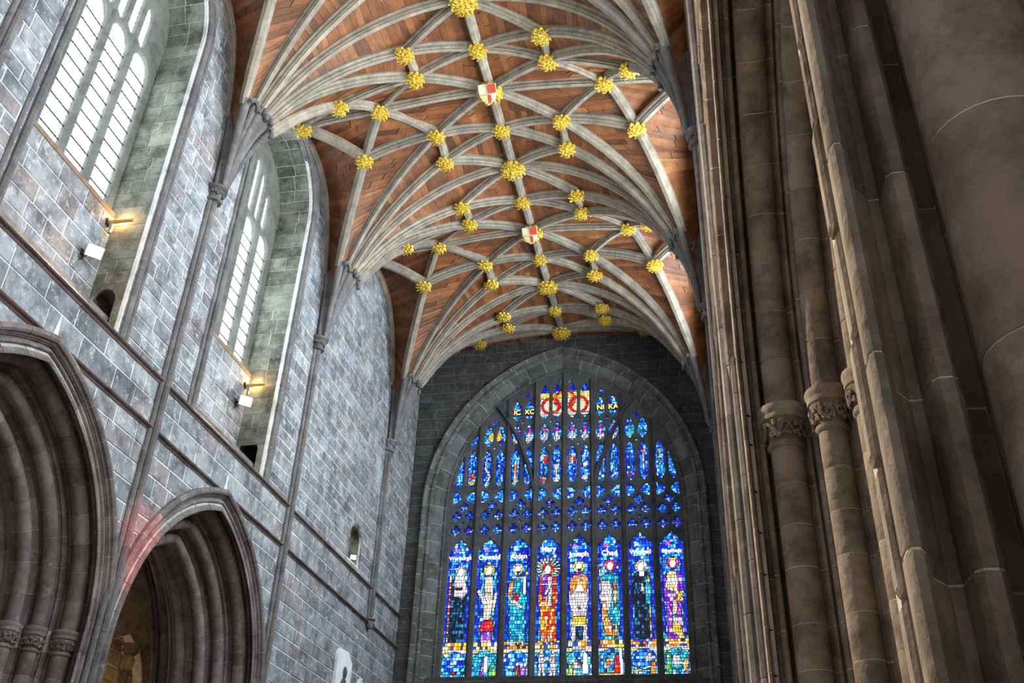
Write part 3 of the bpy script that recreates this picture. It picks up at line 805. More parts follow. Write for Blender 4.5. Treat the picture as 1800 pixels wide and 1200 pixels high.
# ------------------------------------------------------------------ vaulting shafts with springers
def vault_shaft(side, ys, zb, label, corbel=False):
    xf, sx = SIDES[side]; mat = 'shaft'
    root = thing('vaulting_shaft', (xf, ys, zb), label, 'column', 'slender wall shafts carrying the vault')
    for k, (dy, ex, r) in enumerate([(-0.085, 0.03, 0.062), (0.0, 0.10, 0.078), (0.085, 0.03, 0.062)]):
        z = zb; first = None
        while z < 15.7:
            h = min(RN.uniform(0.7, 1.3), 15.75-z); mb = MB()
            if h < 0.02: break
            lathe(mb, (xf-sx*ex, ys+dy, 0), [(r*0.95, z), (r, z+0.01), (r, z+h-0.012), (r*0.95, z+h-0.004)], 10, RN.random())
            mb.build('shaft_stone', mat, root, False); z += h
    mb = MB(); lathe(mb, (xf-sx*0.06, ys, 15.72), [(0.13, 0), (0.19, 0.02), (0.21, 0.06), (0.17, 0.10), (0.15, 0.12), (0.17, 0.22), (0.23, 0.32), (0.27, 0.34), (0.27, 0.40), (0.22, 0.43)], 16, 0.3)
    cp = mb.build('capital', mat, root, True)
    mb = MB(); rg = random.Random(int(ys*10))
    for i in range(18):
        a = 2*PI*i/18; blob(mb, (xf-sx*0.06+0.19*math.cos(a), ys+0.19*math.sin(a), 15.96+rg.uniform(-0.04, 0.05)), (0.035, 0.035, 0.05), t=rg.random())
    mb.build('capital_leaves', mat, root, True)
    # springer: stone ribs that carry the feet of the timber ribs, closed behind, tied by round loops
    sp = SPRING[(side, ys)]; fans = []
    if -1 in sp: fans += sp[-1]
    if 1 in sp: fans += (list(reversed(sp[1]))[1:] if -1 in sp else list(reversed(sp[1])))
    heads = []
    for c in fans:
        pts = []
        for p_, q_ in zip(c[:-1], c[1:]):
            if p_[2] > 18.35: break
            pts.append(Vector(p_)+Vector((-sx*0.06, 0, -0.03)))
            if q_[2] > 18.35: pts.append(Vector(p_).lerp(Vector(q_), (18.35-p_[2])/(q_[2]-p_[2]))+Vector((-sx*0.06, 0, -0.03)))
        mb = MB(); n = len(pts); tube(mb, pts, [0.055+0.055*i/(n-1) for i in range(n)], 10, RN.random()); mb.build('springer_rib', mat, root, True); heads.append(pts)
    mb = MB()
    def at_z(c, z):
        for p_, q_ in zip(c[:-1], c[1:]):
            if q_.z >= z: return p_.lerp(q_, max(0, (z-p_.z)/(q_.z-p_.z)))
        return c[-1]
    loft(mb, [[tuple(at_z(c, z)+Vector((sx*0.06, 0, 0.04))) for z in np.linspace(16.1, 18.3, 10)] for c in heads], False, False, 0.1)
    mb.build('springer_core', mat, root, True)
    for a, b in zip(heads[:-1], heads[1:]):
        A_, B_ = a[-1], b[-1]; m = (A_+B_)/2; w = (B_-A_)/2; o = Vector((-sx*0.13, 0, -0.14))
        if w.length < 0.06: continue
        pts = [tuple(m-w*math.cos(PI*i/8)+Vector((0, 0, 0.20*math.sin(PI*i/8)))+o) for i in range(9)]
        mb = MB(); tube(mb, pts, 0.058, 6, RN.random()); mb.build('springer_loop', mat, root, True)
    if corbel:
        mb = MB(); blob(mb, (xf-sx*0.10, ys, zb-0.14), (0.13, 0.13, 0.17), seg=10, rings=7)
        blob(mb, (xf-sx*0.24, ys, zb-0.16), (0.035, 0.03, 0.05))
        for dy in (-0.05, 0.05): blob(mb, (xf-sx*0.20, ys+dy, zb-0.10), (0.03, 0.03, 0.025))
        for dy in (-0.13, 0.13): blob(mb, (xf-sx*0.10, ys+dy, zb-0.12), (0.04, 0.03, 0.07))
        lathe(mb, (xf-sx*0.06, ys, zb-0.05), [(0.13, 0), (0.2, 0.02), (0.2, 0.07), (0.12, 0.09)], 12)
        mb.build('head_corbel', mat, root, True)
vault_shaft('south', 15.06, 0.1, 'slender grey wall shaft between the two left windows')
vault_shaft('south', 21.5, 0.1, 'slender grey wall shaft beyond the narrower left window')
vault_shaft('south', 28.05, ZS2+0.1, 'slender grey wall shaft nearest the west wall, on a carved head', True)
vault_shaft('south', 8.63, 0.1, 'wall shaft left of the large clear window, at frame edge')
vault_shaft('north', 8.63, 0.1, 'brown wall shaft on the right above the vine capitals')
vault_shaft('north', 15.06, 0.1, 'wall shaft under the upper right rib fan')
vault_shaft('north', 21.5, 0.1, 'wall shaft under the middle right rib fan')
vault_shaft('north', 28.05, 0.1, 'wall shaft under the lowest right rib fan')

# ================================================================== CLERESTORY WINDOWS
XWIN = 0.98   # depth of the glass plane behind the wall face
WN = [2]
def clerestory(side, yc, full, label):
    xf, sx = SIDES[side]
    P = lambda u, v, w: (xf+sx*w, u, v)
    hwid, sill = 1.66, 14.08
    zsp, zap = 18.0, 20.55
    def half(z):
        if z <= zsp: return hwid
        return hwid*math.sqrt(max(0, 1-((z-zsp)/(zap-zsp))**2))
    def clip(poly):
        out = []
        for a, b in poly:
            w = half(b)-0.10
            out.append((yc+max(-w, min(w, a-yc)), min(b, zap-0.15)))
        return out
    holes = []; pit = 2*hwid/4; lights = []
    for i in range(4):
        c = yc+(i-1.5)*pit; a = pit/2-0.085
        h = [(c-a, sill+0.04), (c+a, sill+0.04)]+[(c+a*math.cos(t), 17.72+0.52*math.sin(t)**0.85) for t in np.linspace(0, PI, 15)]
        holes.append(h); lights.append((c, a))
    for i in range(8):
        c = yc+(i-3.5)*pit/2; a = pit/4-0.075
        zt = 17.98+0.32; ztop = zsp+(zap-zsp)*math.sqrt(max(0, 1-((abs(c-yc)+a)/hwid)**2))-0.2
        zt2 = zt if (i % 2 == 0) == (i < 4) else zt
        if ztop-zt > 0.35:
            h = [(c-a, zt+0.12), (c, zt), (c+a, zt+0.12), (c+a, ztop-0.28), (c+a*0.6, ztop-0.12), (c, ztop), (c-a*0.6, ztop-0.12), (c-a, ztop-0.28)]
            holes.append(h)
    outer = [(yc-1.80, sill-0.02), (yc+1.80, sill-0.02), (yc+1.80, 19.1)]+[(yc+1.80*math.cos(t), 19.1+1.9*math.sin(t)) for t in np.linspace(0.1, PI-0.1, 17)]+[(yc-1.80, 19.1)]
    win = MB()
    loft(win, [[P(a, b, XWIN) for a, b in ((yc-1.72, sill-0.1), (yc+1.72, sill-0.1), (yc+1.72, sill+0.02), (yc-1.72, sill+0.02))], [P(a, b, XWIN+0.3) for a, b in ((yc-1.72, sill-0.1), (yc+1.72, sill-0.1), (yc+1.72, sill+0.02), (yc-1.72, sill+0.02))]], t=0.2)
    root = win.build('window_%d' % WN[0], 'tracery', None, kind='structure', label=label); WN[0] += 1
    plate('tracery', outer, holes, lambda u, v, w: P(u, v, XWIN+0.14-w), 0.24, 0.045, 'tracery', root, 2)
    for i, h in enumerate(holes):
        us = [a for a, b in h]; vs = [b for a, b in h]; mb = MB()
        mb.add([P(a, b, XWIN+0.15) for a, b in ((min(us)-0.02, min(vs)-0.02), (max(us)+0.02, min(vs)-0.02), (max(us)+0.02, max(vs)+0.02), (min(us)-0.02, max(vs)+0.02))], [(0, 1, 2, 3)])
        mb.build('glass_pane', 'glass_'+side, root)
    if full:
        for i in range(3):  # mullions standing proud of the tracery
            c = yc+(i-1)*pit; mb = MB()
            pf = [(-0.085, 0.03), (-0.05, -0.03), (-0.02, -0.07), (0.02, -0.07), (0.05, -0.03), (0.085, 0.03)]
            loft(mb, [[P(c+a, z, XWIN+0.03+b) for a, b in pf] for z in (sill, 18.25)], t=RN.random()); mb.build('mullion', 'tracery', root)
        for c, a in lights:
            for k in range(10):
                z = sill+0.36+k*0.355
                mb = MB(); tube(mb, [P(c-a-0.03, z, XWIN+0.11), P(c+a+0.03, z, XWIN+0.11)], 0.017, 6)
                for q in (-0.33, 0.33): blob(mb, P(c+a*q*2, z, XWIN+0.11), (0.022, 0.022, 0.03), seg=6, rings=4)
                mb.build('saddle_bar', 'iron', root)
    # sill ledge
    mb = MB(); loft(mb, [[P(u, z, w) for w, z in ((XWIN-0.14, sill-0.14), (XWIN-0.16, sill-0.05), (XWIN+0.05, sill+0.03), (XWIN+0.05, sill-0.14))] for u in (yc-1.70, yc+1.70)], t=0.1)
    mb.build('window_sill', 'sillwood', root)
    # splayed reveal of dressed stones following the opening
    path = [(yc-1.76, z) for z in np.arange(ZS1, 19.1, 0.01)]+[(yc-1.76*math.cos(a), 19.1+1.86*math.sin(a)) for a in np.linspace(0, PI, 560)]+[(yc+1.76, z) for z in np.arange(19.1, ZS1, -0.01)]
    pl = [0.0]
    for a, b in zip(path[:-1], path[1:]): pl.append(pl[-1]+math.hypot(b[0]-a[0], b[1]-a[1]))
    pl = np.array(pl); pa = np.array(path)
    def pt(sv): return (np.interp(sv, pl, pa[:, 0]), np.interp(sv, pl, pa[:, 1]))
    back = MB(); rows = []
    for sv in np.linspace(0, pl[-1], 120):
        a, b = pt(sv); rows.append([P(a, b, w) for w in (-0.0, XWIN+0.32)])
    # thin mortar bed behind the reveal stones
    rows2 = []
    for sv in np.linspace(0, pl[-1]-1.36, 120):
        a, b = pt(sv); a2, b2 = pt(min(sv+0.01, pl[-1])); a1, b1 = pt(max(sv-0.01, 0)); n = Vector((b2-b1, -(a2-a1))); n.normalize()
        rows2.append([P(a-n[0]*k, b-n[1]*k, w) for w, k in ((0.03, -0.002), (XWIN+0.32, -0.002), (XWIN+0.32, 0.30), (0.03, 0.30))])
    mb = MB(); loft(mb, rows2); rev = mb.build('reveal', 'mortar', root)
    zcut = ZS1+1.35
    sv = 0.0; rg = random.Random(int(yc*100))
    while sv < pl[-1]-0.05:
        L = min(rg.uniform(0.28, 0.52), pl[-1]-sv)
        ws = [0.02, XWIN+0.3] if rg.random() < 0.35 else [0.02, rg.uniform(0.35, 0.65), XWIN+0.3]
        for w0, w1 in zip(ws[:-1], ws[1:]):
            if sv > pl[-1]-1.35: continue     # the west jamb foot has the passage doorway
            mb = MB(); rows = []; prd = rg.uniform(0.0, 0.012); g = 0.009
            for k in range(4):
                f = sv+g+(L-2*g)*k/3; a, b = pt(f); a2, b2 = pt(min(f+0.01, pl[-1])); a1, b1 = pt(max(f-0.01, 0)); n = Vector((b2-b1, -(a2-a1))); n.normalize()
                rows.append([P(a+n[0]*d, b+n[1]*d, w) for w, d in ((w0+g, -0.05), (w0+g, prd), (w0+g+0.01, prd+0.008), (w1-g-0.01, prd+0.008), (w1-g, prd), (w1-g, -0.05))])
            loft(mb, rows, True, True, rg.random()); mb.build('reveal_stone', 'reveal', rev)
        sv += L
    # doorway of the wall passage at the foot of the west jamb
    yj = yc+1.76
    dh = [(0.27, ZS1+0.02), (0.80, ZS1+0.02), (0.80, ZS1+0.85)]+[(0.535+0.265*math.cos(a), ZS1+0.85+0.30*math.sin(a)) for a in np.linspace(0.2, PI-0.2, 9)]+[(0.27, ZS1+0.85)]
    pass_plate = plate('passage_jamb', [(0.02, ZS1-0.02), (XWIN+0.3, ZS1-0.02), (XWIN+0.3, ZS1+1.37), (0.02, ZS1+1.37)], [dh], lambda u, v, w: (xf+sx*u, yj+0.03-w, v), 0.08, 0.012, 'reveal', rev)
    mb = MB()
    x0, x1 = 0.24, 0.83
    for a, b, c_, d, e, f in ((x0-0.05, x0, yj+0.05, yj+1.2, ZS1, ZS1+1.3), (x1, x1+0.05, yj+0.05, yj+1.2, ZS1, ZS1+1.3), (x0, x1, yj+1.2, yj+1.25, ZS1, ZS1+1.3), (x0, x1, yj+0.05, yj+1.2, ZS1+1.25, ZS1+1.3)):
        boxf(mb, xf+sx*a, xf+sx*b, c_, d, e, f)
    mb.build('passage', 'arch', rev)
    # wall under the sill, set back behind the passage
    mb = MB(); boxf(mb, xf+sx*(XWIN-0.12), xf+sx*(XWIN+0.3), yc-1.78, yc+1.78, ZS1-0.1, sill-0.12); bk = mb.build('sill_wall', 'mortar', root)
    masonry('w', bk, 'south' if side == 'south' else 'north', lambda u, v, w: (xf+sx*(XWIN-0.128-w), u, v), yc-1.75, yc+1.75, beds(rg, [ZS1, sill-0.14], 0.32, 0.42), [], rg, limit=60)
    mb = MB(); boxf(mb, xf+sx*0.0, xf+sx*(XWIN+0.3), yc-1.78, yc+1.78, ZS1-0.12, ZS1+0.01); mb.build('passage_floor', 'reveal', root)
    # roll moulding round the front edge
    for q, (off, rr, ww) in enumerate([(0.10, 0.075, -0.02), (0.27, 0.05, -0.005)]):
        pts = []
        for sv in np.linspace(0, pl[-1], 90):
            a, b = pt(sv); a2, b2 = pt(min(sv+0.02, pl[-1])); a1, b1 = pt(max(sv-0.02, 0)); n = Vector((b2-b1, -(a2-a1))); n.normalize()
            pts.append(P(a-n[0]*off, b-n[1]*off, ww))
        mb = MB(); tube(mb, pts, rr, 8, 0.3+q*0.2); mb.build('edge_roll', 'shaft', root, True)
    # closing sheet around the glass
    plate('outer_wall', [(yc-2.6, ZS1), (yc+2.6, ZS1), (yc+2.6, 22), (yc-2.6, 22)], [[(yc-1.75, sill-0.05), (yc+1.75, sill-0.05), (yc+1.75, 19.1)]+[(yc+1.75*math.cos(t), 19.1+1.85*math.sin(t)) for t in np.linspace(0.1, PI-0.1, 15)]+[(yc-1.75, 19.1)]], lambda u, v, w: P(u, v, XWIN+0.33-w), 0.06, 0.0, 'mortar', root)
    return root
clerestory('south', 11.55, True, 'tall clear leaded clerestory window at the upper left')
clerestory('south', 18.08, True, 'narrower looking clear clerestory window left of the vault')
clerestory('south', 5.2, False, 'clear clerestory window added out of view on the left to light the near pier')
for y in CLERE['north']: clerestory('north', y, False, 'clear clerestory window in the right wall, seen edge on')  # the last one is added to light the blank left bay

# niche with a lamp in the blank south bay
mb = MB()
for q in ((26.3-0.57, 26.3-0.51), (26.3+0.51, 26.3+0.57)): boxf(mb, XS-0.6, XS-0.03, q[0], q[1], 11.2, 12.5)
boxf(mb, XS-0.65, XS-0.6, 25.73, 26.87, 11.2, 12.5); boxf(mb, XS-0.6, XS-0.03, 25.73, 26.87, 11.2, 11.27); boxf(mb, XS-0.6, XS-0.03, 25.73, 26.87, 12.43, 12.5)
mb.build('niche', 'reveal', WALL['south'])
mb = MB(); pts = [(XS+0.0, 26.3-0.53, 11.27), (XS, 26.3-0.53, 12.05)]+[(XS, 26.3-0.53*math.cos(a), 12.05+0.41*math.sin(a)) for a in np.linspace(0.1, PI-0.1, 11)]+[(XS, 26.83, 12.05), (XS, 26.83, 11.27)]
tube(mb, pts, 0.035, 6); mb.build('niche_moulding', 'reveal', WALL['south'], True)

# ================================================================== WEST WINDOW
def w_sweep(name, st, mat, n, parent, core=True):
    """ring of stones round the window: straight jambs, then the two-centred head."""
    mort = 'mortar_w'
    for sg in (-1, 1):
        def row_j(s_, z): return [(XC+sg*(WRAD-d-WCN), YW+e, z) for d, e in s_]
        def row_a(s_, th):
            r = []
            for d, e in s_:
                rho = WRAD-d; t = min(th, math.acos(WCN/rho)); r.append((XC+sg*(rho*math.cos(t)-WCN), YW+e, WZ+rho*math.sin(t)))
            return r
        sh = shrink(st, 0.007); mb = MB()
        loft(mb, [row_j(sh, 8.6), row_j(sh, WZ)]+[row_a(sh, t) for t in np.linspace(0.04, 1.5, 40)])
        base = mb.build(name, mort, parent)
        z = 8.6
        while z < WZ-0.01:
            h = min(RN.uniform(0.4, 0.75), WZ-z)
            if WZ-z-h < 0.2: h = WZ-z
            mb = MB(); loft(mb, [row_j(st, z+0.014), row_j(st, z+h-0.014)], t=RN.random()); mb.build('jamb_stone', mat, base); z += h
        rm = WRAD-sum(d for d, e in st)/len(st); thm = math.acos(WCN/rm)
        for i in range(n):
            g = 0.014/rm; a0, a1 = thm*i/n+g, (thm*(i+1)/n-g if i < n-1 else 1.5)
            mb = MB(); loft(mb, [row_a(st, t) for t in np.linspace(a0, a1, 5 if i < n-1 else 12)], t=RN.random()); mb.build('voussoir', mat, base)
wmb = MB(); boxf(wmb, XC-4.4, XC+4.4, YW+0.12, YW+0.7, 8.75, 9.06)
WWIN = wmb.build('window_1', 'tracery_w', None, kind='structure', label='great west window of eight stained glass lights with saints')
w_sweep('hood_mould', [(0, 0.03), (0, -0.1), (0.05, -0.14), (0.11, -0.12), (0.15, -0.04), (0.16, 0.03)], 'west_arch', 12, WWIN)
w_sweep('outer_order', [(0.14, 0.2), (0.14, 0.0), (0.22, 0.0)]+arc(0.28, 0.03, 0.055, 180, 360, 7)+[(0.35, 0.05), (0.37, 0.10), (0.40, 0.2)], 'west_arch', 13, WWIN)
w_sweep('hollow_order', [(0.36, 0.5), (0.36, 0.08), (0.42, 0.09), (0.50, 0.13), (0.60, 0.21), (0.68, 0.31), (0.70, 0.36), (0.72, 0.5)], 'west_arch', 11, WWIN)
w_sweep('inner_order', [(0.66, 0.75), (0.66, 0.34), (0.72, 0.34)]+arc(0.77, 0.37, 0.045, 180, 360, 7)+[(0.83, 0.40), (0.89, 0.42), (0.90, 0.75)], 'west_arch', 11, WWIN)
# tracery
PW = lambda u, v, w: (XR+u, YW+0.46-w, v)
SHIFT = XC-XR
def win_half(z):
    return w_half(z, 0.86)
def arch_poly(inset=0.0, n=26):
    r = []
    for z in np.linspace(WZ, 20.9, 120):
        w = w_half(z, 0.86+inset)
        if w > 0.01: r.append((w, z))
    r = r[::4]
    return [(SHIFT-r[0][0], 9.0), (SHIFT+r[0][0], 9.0)]+[(SHIFT+w, z) for w, z in r]+[(SHIFT, WZ+math.sqrt((WRAD-0.86-inset)**2-WCN**2))]+[(SHIFT-w, z) for w, z in reversed(r)]
def clip_convex(poly, cl):
    out = poly
    n = len(cl)
    for i in range(n):
        a, b = cl[i], cl[(i+1) % n]; inp = out; out = []
        if not inp: return []
        def ins(p): return (b[0]-a[0])*(p[1]-a[1])-(b[1]-a[1])*(p[0]-a[0]) >= 0
        for k in range(len(inp)):
            p, q = inp[k-1], inp[k]; ip, iq = ins(p), ins(q)
            if ip != iq:
                d1 = (b[0]-a[0])*(p[1]-a[1])-(b[1]-a[1])*(p[0]-a[0]); d2 = (b[0]-a[0])*(q[1]-a[1])-(b[1]-a[1])*(q[0]-a[0])
                t = d1/(d1-d2); out.append((p[0]+t*(q[0]-p[0]), p[1]+t*(q[1]-p[1])))
            if iq: out.append(q)
    return out
def area(p): return abs(sum(p[i-1][0]*p[i][1]-p[i][0]*p[i-1][1] for i in range(len(p))))/2
PIT = 1.04
CL = arch_poly(0.07)
holes = []; kinds = []
def hole(poly, kind, **k):
    c = clip_convex(poly, CL)
    if len(c) >= 3 and area(c) > 0.006 and area(c) > 0.22*area(poly): holes.append(c); kinds.append((kind, k))
def sub_poly(c, z0, z1, a=0.17):
    bulb = a*0.48
    return [(c-bulb*0.4, z0), (c+bulb*0.4, z0), (c+bulb, z0+0.10), (c+a*0.85, z0+0.16), (c+a, z0+0.28), (c+a, z1-0.34), (c+a*0.85, z1-0.24), (c+bulb, z1-0.18), (c+bulb, z1-0.08), (c+bulb*0.4, z1), (c-bulb*0.4, z1), (c-bulb, z1-0.08), (c-bulb, z1-0.18), (c-a*0.85, z1-0.24), (c-a, z1-0.34), (c-a, z0+0.28), (c-a*0.85, z0+0.16), (c-bulb, z0+0.10)]
def quat(c, z, r=0.195):
    p = []
    for i in range(24):
        t = 2*PI*i/24; k = r*(0.56+0.44*abs(math.cos(2*t))**0.8); p.append((c+k*math.cos(t), z+k*math.sin(t)))
    return p
def dia(c, z, r): return [(c, z-r), (c+r*0.8, z), (c, z+r), (c-r*0.8, z)]
for i in range(8):
    c = (i-3.5)*PIT; a = 0.405
    hole([(c-a, 9.12), (c+a, 9.12), (c+a, 13.30), (c+a*0.93, 13.46), (c+a*0.62, 13.52), (c+a*0.48, 13.66), (c+a*0.18, 13.70), (c, 13.85), (c-a*0.18, 13.70), (c-a*0.48, 13.66), (c-a*0.62, 13.52), (c-a*0.93, 13.46), (c-a, 13.30)], 'light', i=i)
    for sg in (-1, 1):
        q = c+sg*0.235
        hole(quat(q, 14.12), 'quat'); hole(quat(q, 14.66), 'quat')
        e = c+sg*0.40
        hole([(e, 15.14), (c+sg*0.27, 15.17), (c+sg*0.14, 15.28), (c+sg*0.08, 15.39), (c+sg*0.14, 15.50), (c+sg*0.27, 15.60), (e, 15.64)][::sg], 'lens')
        hole(sub_poly(q, 15.75, 17.24), 'sub1', i=i, sg=sg)
        tall = i in (3, 4)
        hole(sub_poly(q, 17.38, 18.20), 'sub2', i=i, sg=sg)
        if tall: hole(sub_poly(q, 18.36, 19.80), 'sub3', i=i, sg=sg)
        elif i in (2, 5): hole(sub_poly(q, 18.36, 19.18), 'sub3', i=i, sg=sg)
    hole(dia(c, 14.39, 0.07), 'dia'); hole(quat(c, 15.01), 'quat')
    hole(dia(c, 17.30, 0.07), 'dia')
    if 1 < i < 6: hole(dia(c, 18.28, 0.08), 'dia')
for sg in (-1, 1):
    hole(dia(sg*2.62, 18.31, 0.14), 'dia'); hole([(sg*1.32, 19.30), (sg*1.60, 19.36), (sg*1.32, 19.52)][::sg], 'dia')
    hole([(sg*2.24, 18.52), (sg*2.40, 18.64), (sg*2.24, 18.78)][::sg], 'dia'); hole([(sg*0.16, 19.86), (sg*0.30, 19.92), (sg*0.16, 20.0)][::sg], 'dia')
# only keep holes that do not overlap each other
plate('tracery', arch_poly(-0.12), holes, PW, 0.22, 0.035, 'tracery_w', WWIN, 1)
for i in range(7):   # moulded mullions standing proud
    u = (i-3)*PIT; big = i in (2, 4); w = 0.075 if big else 0.06; dp = 0.16 if big else 0.10
    top = 15.2 if not big else 15.4
    ztop = WZ+math.sqrt(max(0, (WRAD-0.86)**2-(abs(u-SHIFT)+WCN)**2))-0.05
    mb = MB(); pf = [(-w, 0.10), (-w*0.8, 0.14), (-w*0.35, 0.14+dp*0.6), (w*0.35, 0.14+dp*0.6), (w*0.8, 0.14), (w, 0.10)]
    loft(mb, [[PW(u+a, z, b) for a, b in pf] for z in (9.05, ztop)], t=RN.random()); mb.build('mullion', 'tracery_w', WWIN)
for sg in (-1, 1):   # the two curved bars of the side sub-arches
    cpts = [(1.04, 15.0), (1.07, 15.5), (1.18, 16.1), (1.38, 16.75), (1.60, 17.35), (1.87, 17.92), (2.17, 18.45), (2.52, 18.95)]
    mb = MB(); rows = []
    for k, (u, z) in enumerate(cpts):
        u2, z2 = cpts[min(k+1, 7)]; u1, z1 = cpts[max(k-1, 0)]; T = Vector((u2-u1, z2-z1)).normalized(); nn = Vector((T.y, -T.x))
        rows.append([PW(sg*(u+nn.x*a), z+nn.y*a, b) for a, b in ((-0.085, 0.05), (-0.06, 0.14), (-0.025, 0.24), (0.025, 0.24), (0.06, 0.14), (0.085, 0.05))])
    loft(mb, rows, t=0.3); mb.build('curved_bar', 'tracery_w', WWIN)

# ---- stained glass: fine leaded pieces, one panel per opening
BL = [(0.0, 0.01, 0.55), (0.0, 0.06, 0.85), (0.02, 0.22, 1.0), (0.03, 0.42, 1.0), (0.10, 0.68, 1.0), (0.0, 0.02, 0.35), (0.01, 0.12, 0.95), (0.35, 0.85, 1.0)]
PAL = {
 'blue': BL, 'deep': [(0, 0.01, 0.5), (0, 0.02, 0.8), (0, 0.05, 0.95), (0.02, 0.2, 1.0), (0, 0.0, 0.3)],
 'teal': [(0.0, 0.22, 0.42), (0.01, 0.38, 0.60), (0.02, 0.55, 0.75), (0.0, 0.12, 0.35), (0.1, 0.6, 0.8)],
 'navy': [(0.0, 0.02, 0.10), (0.0, 0.01, 0.03), (0.01, 0.10, 0.28), (0.0, 0.0, 0.01), (0.02, 0.2, 0.4)],
 'black': [(0.0, 0.0, 0.01), (0.0, 0.004, 0.02), (0.0, 0.05, 0.14), (0.0, 0.01, 0.04), (0.01, 0.14, 0.3)],
 'white': [(1, 0.97, 0.95), (0.55, 0.75, 1.0), (1, 0.8, 0.75), (0.85, 0.9, 1), (0.95, 0.95, 1.0), (0.5, 0.4, 0.55)],
 'flesh': [(1, 0.92, 0.86), (1, 0.85, 0.8), (1, 0.96, 0.93)],
 'red': [(0.75, 0.01, 0.01), (0.9, 0.04, 0.02), (0.5, 0.0, 0.01), (0.95, 0.12, 0.03), (0.6, 0.0, 0.08)],
 'fire': [(0.85, 0.03, 0.01), (1, 0.35, 0.02), (0.95, 0.12, 0.01), (1, 0.62, 0.08), (0.6, 0.0, 0.02), (1, 0.8, 0.3)],
 'gold': [(1, 0.62, 0.03), (1, 0.75, 0.15), (0.95, 0.45, 0.02), (1, 0.85, 0.4)],
 'cream': [(1, 0.85, 0.5), (1, 0.93, 0.75), (1, 0.7, 0.2), (0.95, 0.9, 0.85)],
 'orange': [(1, 0.35, 0.05), (0.9, 0.25, 0.05), (1, 0.55, 0.15), (0.8, 0.12, 0.03), (1, 0.8, 0.6)],
 'purple': [(0.25, 0.02, 0.65), (0.4, 0.1, 0.8), (0.12, 0.0, 0.5), (0.6, 0.4, 0.9)],
 'magenta': [(0.8, 0.02, 0.2), (0.9, 0.1, 0.35), (0.6, 0.0, 0.15)],
 'band': [(1, 0.6, 0.02), (0.95, 0.12, 0.02), (0.0, 0.05, 0.6), (1, 0.85, 0.4), (1, 0.35, 0.02), (0.02, 0.02, 0.03), (1, 0.95, 0.9)],
 'scene': [(0.02, 0.25, 0.9), (0.03, 0.5, 0.9), (0.0, 0.1, 0.6), (0.1, 0.7, 0.9), (0.02, 0.3, 0.4), (0.6, 0.8, 0.9), (0.0, 0.02, 0.2)],
 'green': [(0.05, 0.5, 0.15), (0.2, 0.6, 0.2), (0.02, 0.3, 0.3), (0.6, 0.7, 0.1)],
 'mix': [(0.02, 0.2, 0.9), (1, 0.75, 0.2), (0.02, 0.5, 0.8), (1, 0.95, 0.9), (0.3, 0.1, 0.7), (0.0, 0.05, 0.4), (0.8, 0.05, 0.05)],
}
PALN = list(PAL)
